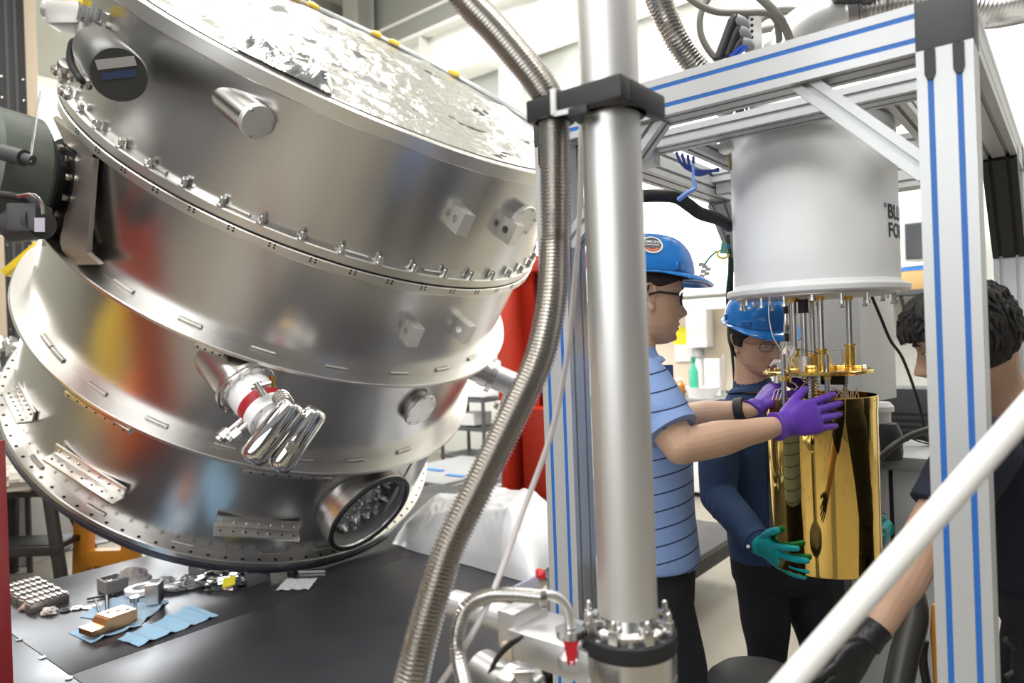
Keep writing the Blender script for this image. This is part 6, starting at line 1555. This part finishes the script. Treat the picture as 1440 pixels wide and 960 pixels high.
b = MB(); hp1 = Vector((tc1.x, tc1.y, .90)) + FF1 * .008
ft = [hp1 - ZV * .90 - S1 * .10 - FF1 * .02, hp1 - ZV * .90 + S1 * .11 + FF1 * .06]
legs(b, hp1, S1, FF1, [q + ZV * .03 for q in ft], .155, .120)
tr = remeshed('trousers', b, DENIM, p1, .009, 4)
for q in ft: shoe(q, FF1, p1)
hair_cap(h1, body, lambda a: (.050 if sin(a) > .72 else (.034 + .016 * max(0, (sin(a) - .2) / .52)) if sin(a) > .2 else (-.035 if sin(a) < -.45 else .032 if sin(a) > -.2 else .0)), .004, m=mat('cropped_hair', (0.035, 0.025, 0.02), 0.7, bump=0.6, bscale=300))
hard_hat(h1, p1, .072, .168, -.03, sticker=(-0.16, .46))
glasses(h1, p1, BLK, .0022, .0235, .0155, .0030)
handR = hand('glove', wrR + (wrR - elR).normalized() * .012, P(1190, 570, 1.90) - P(1098, 596, 1.83), FWD * .95 + RGT * .35 - UPV * .1, UPV, p1, PURP, 1.14, (.10, .12, .14, .16), .055, (.42, .12), .030, forearm=elR, label='purple nitrile glove on the near hand')
handL = hand('glove', wrL + (wrL - elL).normalized() * .014, P(1092, 534, 2.12) - P(1062, 572, 2.08), RGT * .8 + FWD * .2 - UPV * .2, -FWD + UPV * .2, p1, PURP, 1.06, (.45, .5, .5, .5), .10, (.5, .3), .022, forearm=elL, label='purple nitrile glove on the far hand')
wv_ = (wrL - elL).normalized(); q = wrL - wv_ * .035
obj('wrist_band', MB().lathe([(.031, -.014), (.037, -.013), (.038, 0), (.037, .013), (.031, .014)], q, wv_, 28), RUB, p1, label='black watch band')

# ------------------------------------------------------------------ the man with wire glasses, behind the gold can
y2 = radians(22)
F2 = Vector((sin(y2), -cos(y2), -.22)).normalized()
hc2 = P(1063, 481, 2.5)
h2 = Head(hc2, F2, Vector((-.10, 0, 1)), 1.03); h2.skin = SKIN2
FF2 = Vector((sin(radians(14)), -cos(radians(14)), 0)); S2 = FF2.cross(ZV).normalized()      # S2: his right, image left
if S2.x > 0: S2 = -S2
p2 = thing('person', 'man in navy shirt, wire glasses, blue hard hat and teal gloves behind the gold can', 'person', Vector((P(1098, 780, 2.52).x, 2.52, 0)))
b = MB(); h2.mesh(b)
nk2 = hc2 - FF2 * .055 - ZV * .185 + RGT * .012
limb(b, [hc2 - FF2 * .02 - ZV * .03, hc2 - FF2 * .035 - ZV * .10, nk2], [.060, .057, .068])
sh2R = P(1016, 592, 2.47); sh2L = P(1142, 580, 2.52); el2R = P(1010, 697, 2.40); wr2R = P(1066, 762, 2.16); el2L = P(1190, 690, 2.48); wr2L = P(1222, 740, 2.33)
limb(b, [sh2R, el2R], [.055, .042]); limb(b, [el2R, el2R.lerp(wr2R, .4), wr2R], [.043, .042, .029]); limb(b, [sh2L, el2L], [.055, .042]); limb(b, [el2L, el2L.lerp(wr2L, .4), wr2L], [.043, .042, .029])
tcz = lambda z, dx=0.0: Vector((P(1080, 600, 2.50).x + (1.25 - z) * .07, 2.52, z)) + FF2 * dx
loft(b, [(tcz(.85), S2 * .13, FF2 * .09), (tcz(1.05), S2 * .14, FF2 * .09), (tcz(1.16), S2 * .12, FF2 * .06)])
body2 = remeshed('body', b, SKIN2, p2, .0026, 1)
face_parts(h2, body2, LIP2, .35)
b = MB()
loft(b, [(tcz(.72, .0), S2 * .185, FF2 * .135), (tcz(.80), S2 * .187, FF2 * .135), (tcz(.95), S2 * .185, FF2 * .125), (tcz(1.10), S2 * .200, FF2 * .125), (tcz(1.19), S2 * .195, FF2 * .115), (tcz(1.245, -.01), S2 * .155, FF2 * .098), (nk2 - ZV * .035, S2 * .105, FF2 * .092), (nk2 + ZV * .006, S2 * .080, FF2 * .080)], 40, .92)
limb(b, [sh2R, sh2R.lerp(el2R, .5) - RGT * .005, el2R], [.078, .070, .062]); limb(b, [el2R, el2R.lerp(wr2R, .5), wr2R - (wr2R - el2R).normalized() * .015], [.062, .055, .044])
limb(b, [sh2L, sh2L.lerp(el2L, .5), el2L], [.078, .068, .060]); limb(b, [el2L, el2L.lerp(wr2L, .5), wr2L], [.060, .052, .042])
for k in range(7):                                   # cloth folds round the bent sleeve
    q = el2R.lerp(wr2R, .02 + .12 * k); dirn = (wr2R - el2R).normalized(); x, y, _ = frame_of(dirn)
    b.tube([q + (x * cos(a) + y * sin(a)) * (.058 - .0022 * k) + dirn * (.012 * sin(a * 2 + k)) for a in [.3 + k * .9 + 3.2 * i / 10 for i in range(11)]], [.002 + .0065 * sin(pi * i / 10) for i in range(11)], 8)
sh2 = remeshed('shirt', b, NAVY, p2, .0055, 3)
obj('collar', MB().lathe([(.062, .0), (.084, -.014), (.088, -.024), (.076, -.024), (.069, .0), (.066, .020), (.062, .022)], nk2 + FF2 * .004 + ZV * .03, (ZV - FF2 * .12).normalized(), 32), NAVY, sh2)
cd = (wr2R - el2R).normalized()
obj('cuff', MB().lathe([(.036, -.035), (.047, -.034), (.046, .012), (.036, .014)], wr2R - cd * .012, cd, 28), NAVY, sh2)
obj('button', MB().cyl(P(1052, 768, 2.13), P(1052, 768, 2.126), .0055, seg=12), WHITE, sh2)
b = MB(); hp2 = tcz(.74) + ZV * -.0
ft2 = [Vector((P(1072, 950, 2.5).x, 2.50, 0)), Vector((P(1165, 950, 2.5).x, 2.52, 0))]
legs(b, hp2, -S2, FF2, [q + ZV * .03 for q in ft2], .178, .13)
tr2 = remeshed('trousers', b, DENIM, p2, .009, 4)
for q in ft2: shoe(q, FF2, p2)
hair_cap(h2, body2, lambda a: (.054 if sin(a) > .62 else (.018 + .036 * max(0, (sin(a) - .15) / .47)) if sin(a) > .15 else (-.05 if sin(a) < -.35 else -.004)), .010)
hard_hat(h2, p2, .074, .176, -.04)
glasses(h2, p2, mat('wire_frame', (0.10, 0.08, 0.07), 0.3, 0.8), .0010, .0225, .0165, .0010)
hand('glove', wr2R + cd * .015, P(1112, 794, 1.985) - P(1072, 768, 2.13), RGT * .5 + FWD * .75 + UPV * .25, UPV + RGT * .25, p2, TEAL, 1.08, (.10, .14, .16, .20), .17, (.62, -.05), .012, forearm=el2R, label='teal nitrile glove on the near hand')
hand('glove', P(1246, 742, 2.27), P(1234, 770, 2.10) - P(1250, 736, 2.28), -RGT * .9 - FWD * .2, UPV - FWD * .3, p2, TEAL, .95, (.12, .15, .18, .2), .2, (.6, .1), .03, forearm=wr2L, label='teal nitrile glove behind the gold can')

# ------------------------------------------------------------------ the dark haired man behind the right post
F3 = Vector((-.86, .44, -.30)).normalized()
hc3 = P(1357, 487, 1.62)
h3 = Head(hc3, F3, Vector((0, 0, 1)), 1.0); h3.skin = SKIN3
p3 = thing('person', 'bareheaded dark haired man in navy tee bending behind the right post', 'person', Vector((1.35, 1.75, 0)))
b = MB(); h3.mesh(b)
nk3 = P(1418, 572, 1.66)
limb(b, [hc3 - h3.f * .03 - h3.u * .03, (hc3 + nk3) / 2 + ZV * -.01 - h3.f * .01, nk3], [.064, .060, .074])
sh3 = P(1378, 632, 1.53); el3 = P(1291, 775, 1.50); wr3 = P(1226, 893, 1.47)
sh3b = P(1470, 600, 1.86); el3b = P(1480, 800, 1.8); wr3b = P(1520, 960, 1.85)
limb(b, [sh3, sh3.lerp(el3, .5), el3], [.062, .050, .045]); limb(b, [el3, el3.lerp(wr3, .3), el3.lerp(wr3, .7), wr3], [.045, .047, .036, .029])
limb(b, [sh3b, el3b], [.06, .045]); limb(b, [el3b, wr3b], [.044, .03])
FF3 = Vector((-.86, .5, 0)).normalized(); S3 = FF3.cross(ZV).normalized()
ch3 = (sh3 + sh3b) / 2; hp3 = Vector((1.36, 1.80, .86))
T3 = lambda t: ch3.lerp(hp3, t)
loft(b, [(T3(-.1), S3 * .10, FF3 * .07), (T3(.1), S3 * .15, FF3 * .09), (T3(.6), S3 * .14, FF3 * .09), (T3(.9), S3 * .14, FF3 * .1)])
body3 = remeshed('body', b, SKIN3, p3, .0026, 1)
face_parts(h3, body3, LIP2, .6)
b = MB()
loft(b, [(T3(-.16), S3 * .09, FF3 * .075), (T3(-.06), S3 * .15, FF3 * .105), (T3(.08), S3 * .19, FF3 * .125), (T3(.35), S3 * .19, FF3 * .13), (T3(.7), S3 * .175, FF3 * .13), (T3(1.02), S3 * .18, FF3 * .14)], 36, .92)
limb(b, [sh3, sh3.lerp(el3, .35)], [.078, .074]); b.cyl(sh3.lerp(el3, .1), sh3.lerp(el3, .62), .074, .069, 28)
limb(b, [sh3b, sh3b.lerp(el3b, .45)], [.078, .07])
remeshed('shirt', b, NAVY_T, p3, .006, 3)
b = MB(); legs(b, hp3, S3, FF3, [Vector((1.30, 1.66, .03)), Vector((1.42, 1.95, .03))], .165, .125)
remeshed('trousers', b, DENIM, p3, .01, 4)
for q in (Vector((1.30, 1.66, 0)), Vector((1.42, 1.95, 0))): shoe(q, FF3, p3)
hr = hair_cap(h3, body3, lambda a: (.040 if sin(a) > .75 else (.0 + .040 * max(0, (sin(a) - .25) / .5)) if sin(a) > .25 else (-.058 if sin(a) < -.3 else -.012)), .020, noise_=.006)
random.seed(3)
mbh = MB()
for k in range(150):                                 # locks of the thick hair
    a = random.uniform(0, 2 * pi); z = random.uniform(.02, .118)
    if sin(a) > .5: z = random.uniform(.06, .118)
    p0 = h3.w(head_pt(a, z, .016)); a2 = a + random.uniform(-.25, .25); z2 = z - random.uniform(.03, .06)
    if sin(a) > .5: z2 = max(z2, .036); 
    p1_ = h3.w(head_pt(a2, z2, .024)); pm = h3.w(head_pt((a + a2) / 2, (z + z2) / 2, .024))
    mbh.tube([p0, pm, p1_], [.007, .006, .0008], 6)
obj('lock', mbh, HAIRM, hr)['kind'] = 'stuff'
hd3 = P(1186, 948, 1.45) - wr3
hand('glove', wr3 + hd3.normalized() * .012, hd3, RGT * -.3 + FWD * .9, -RGT + UPV * .1, p3, BNIT, 1.02, (.25, .3, .35, .4), .08, (.45, .3), .035, forearm=el3, label='black nitrile glove on the lowered hand')
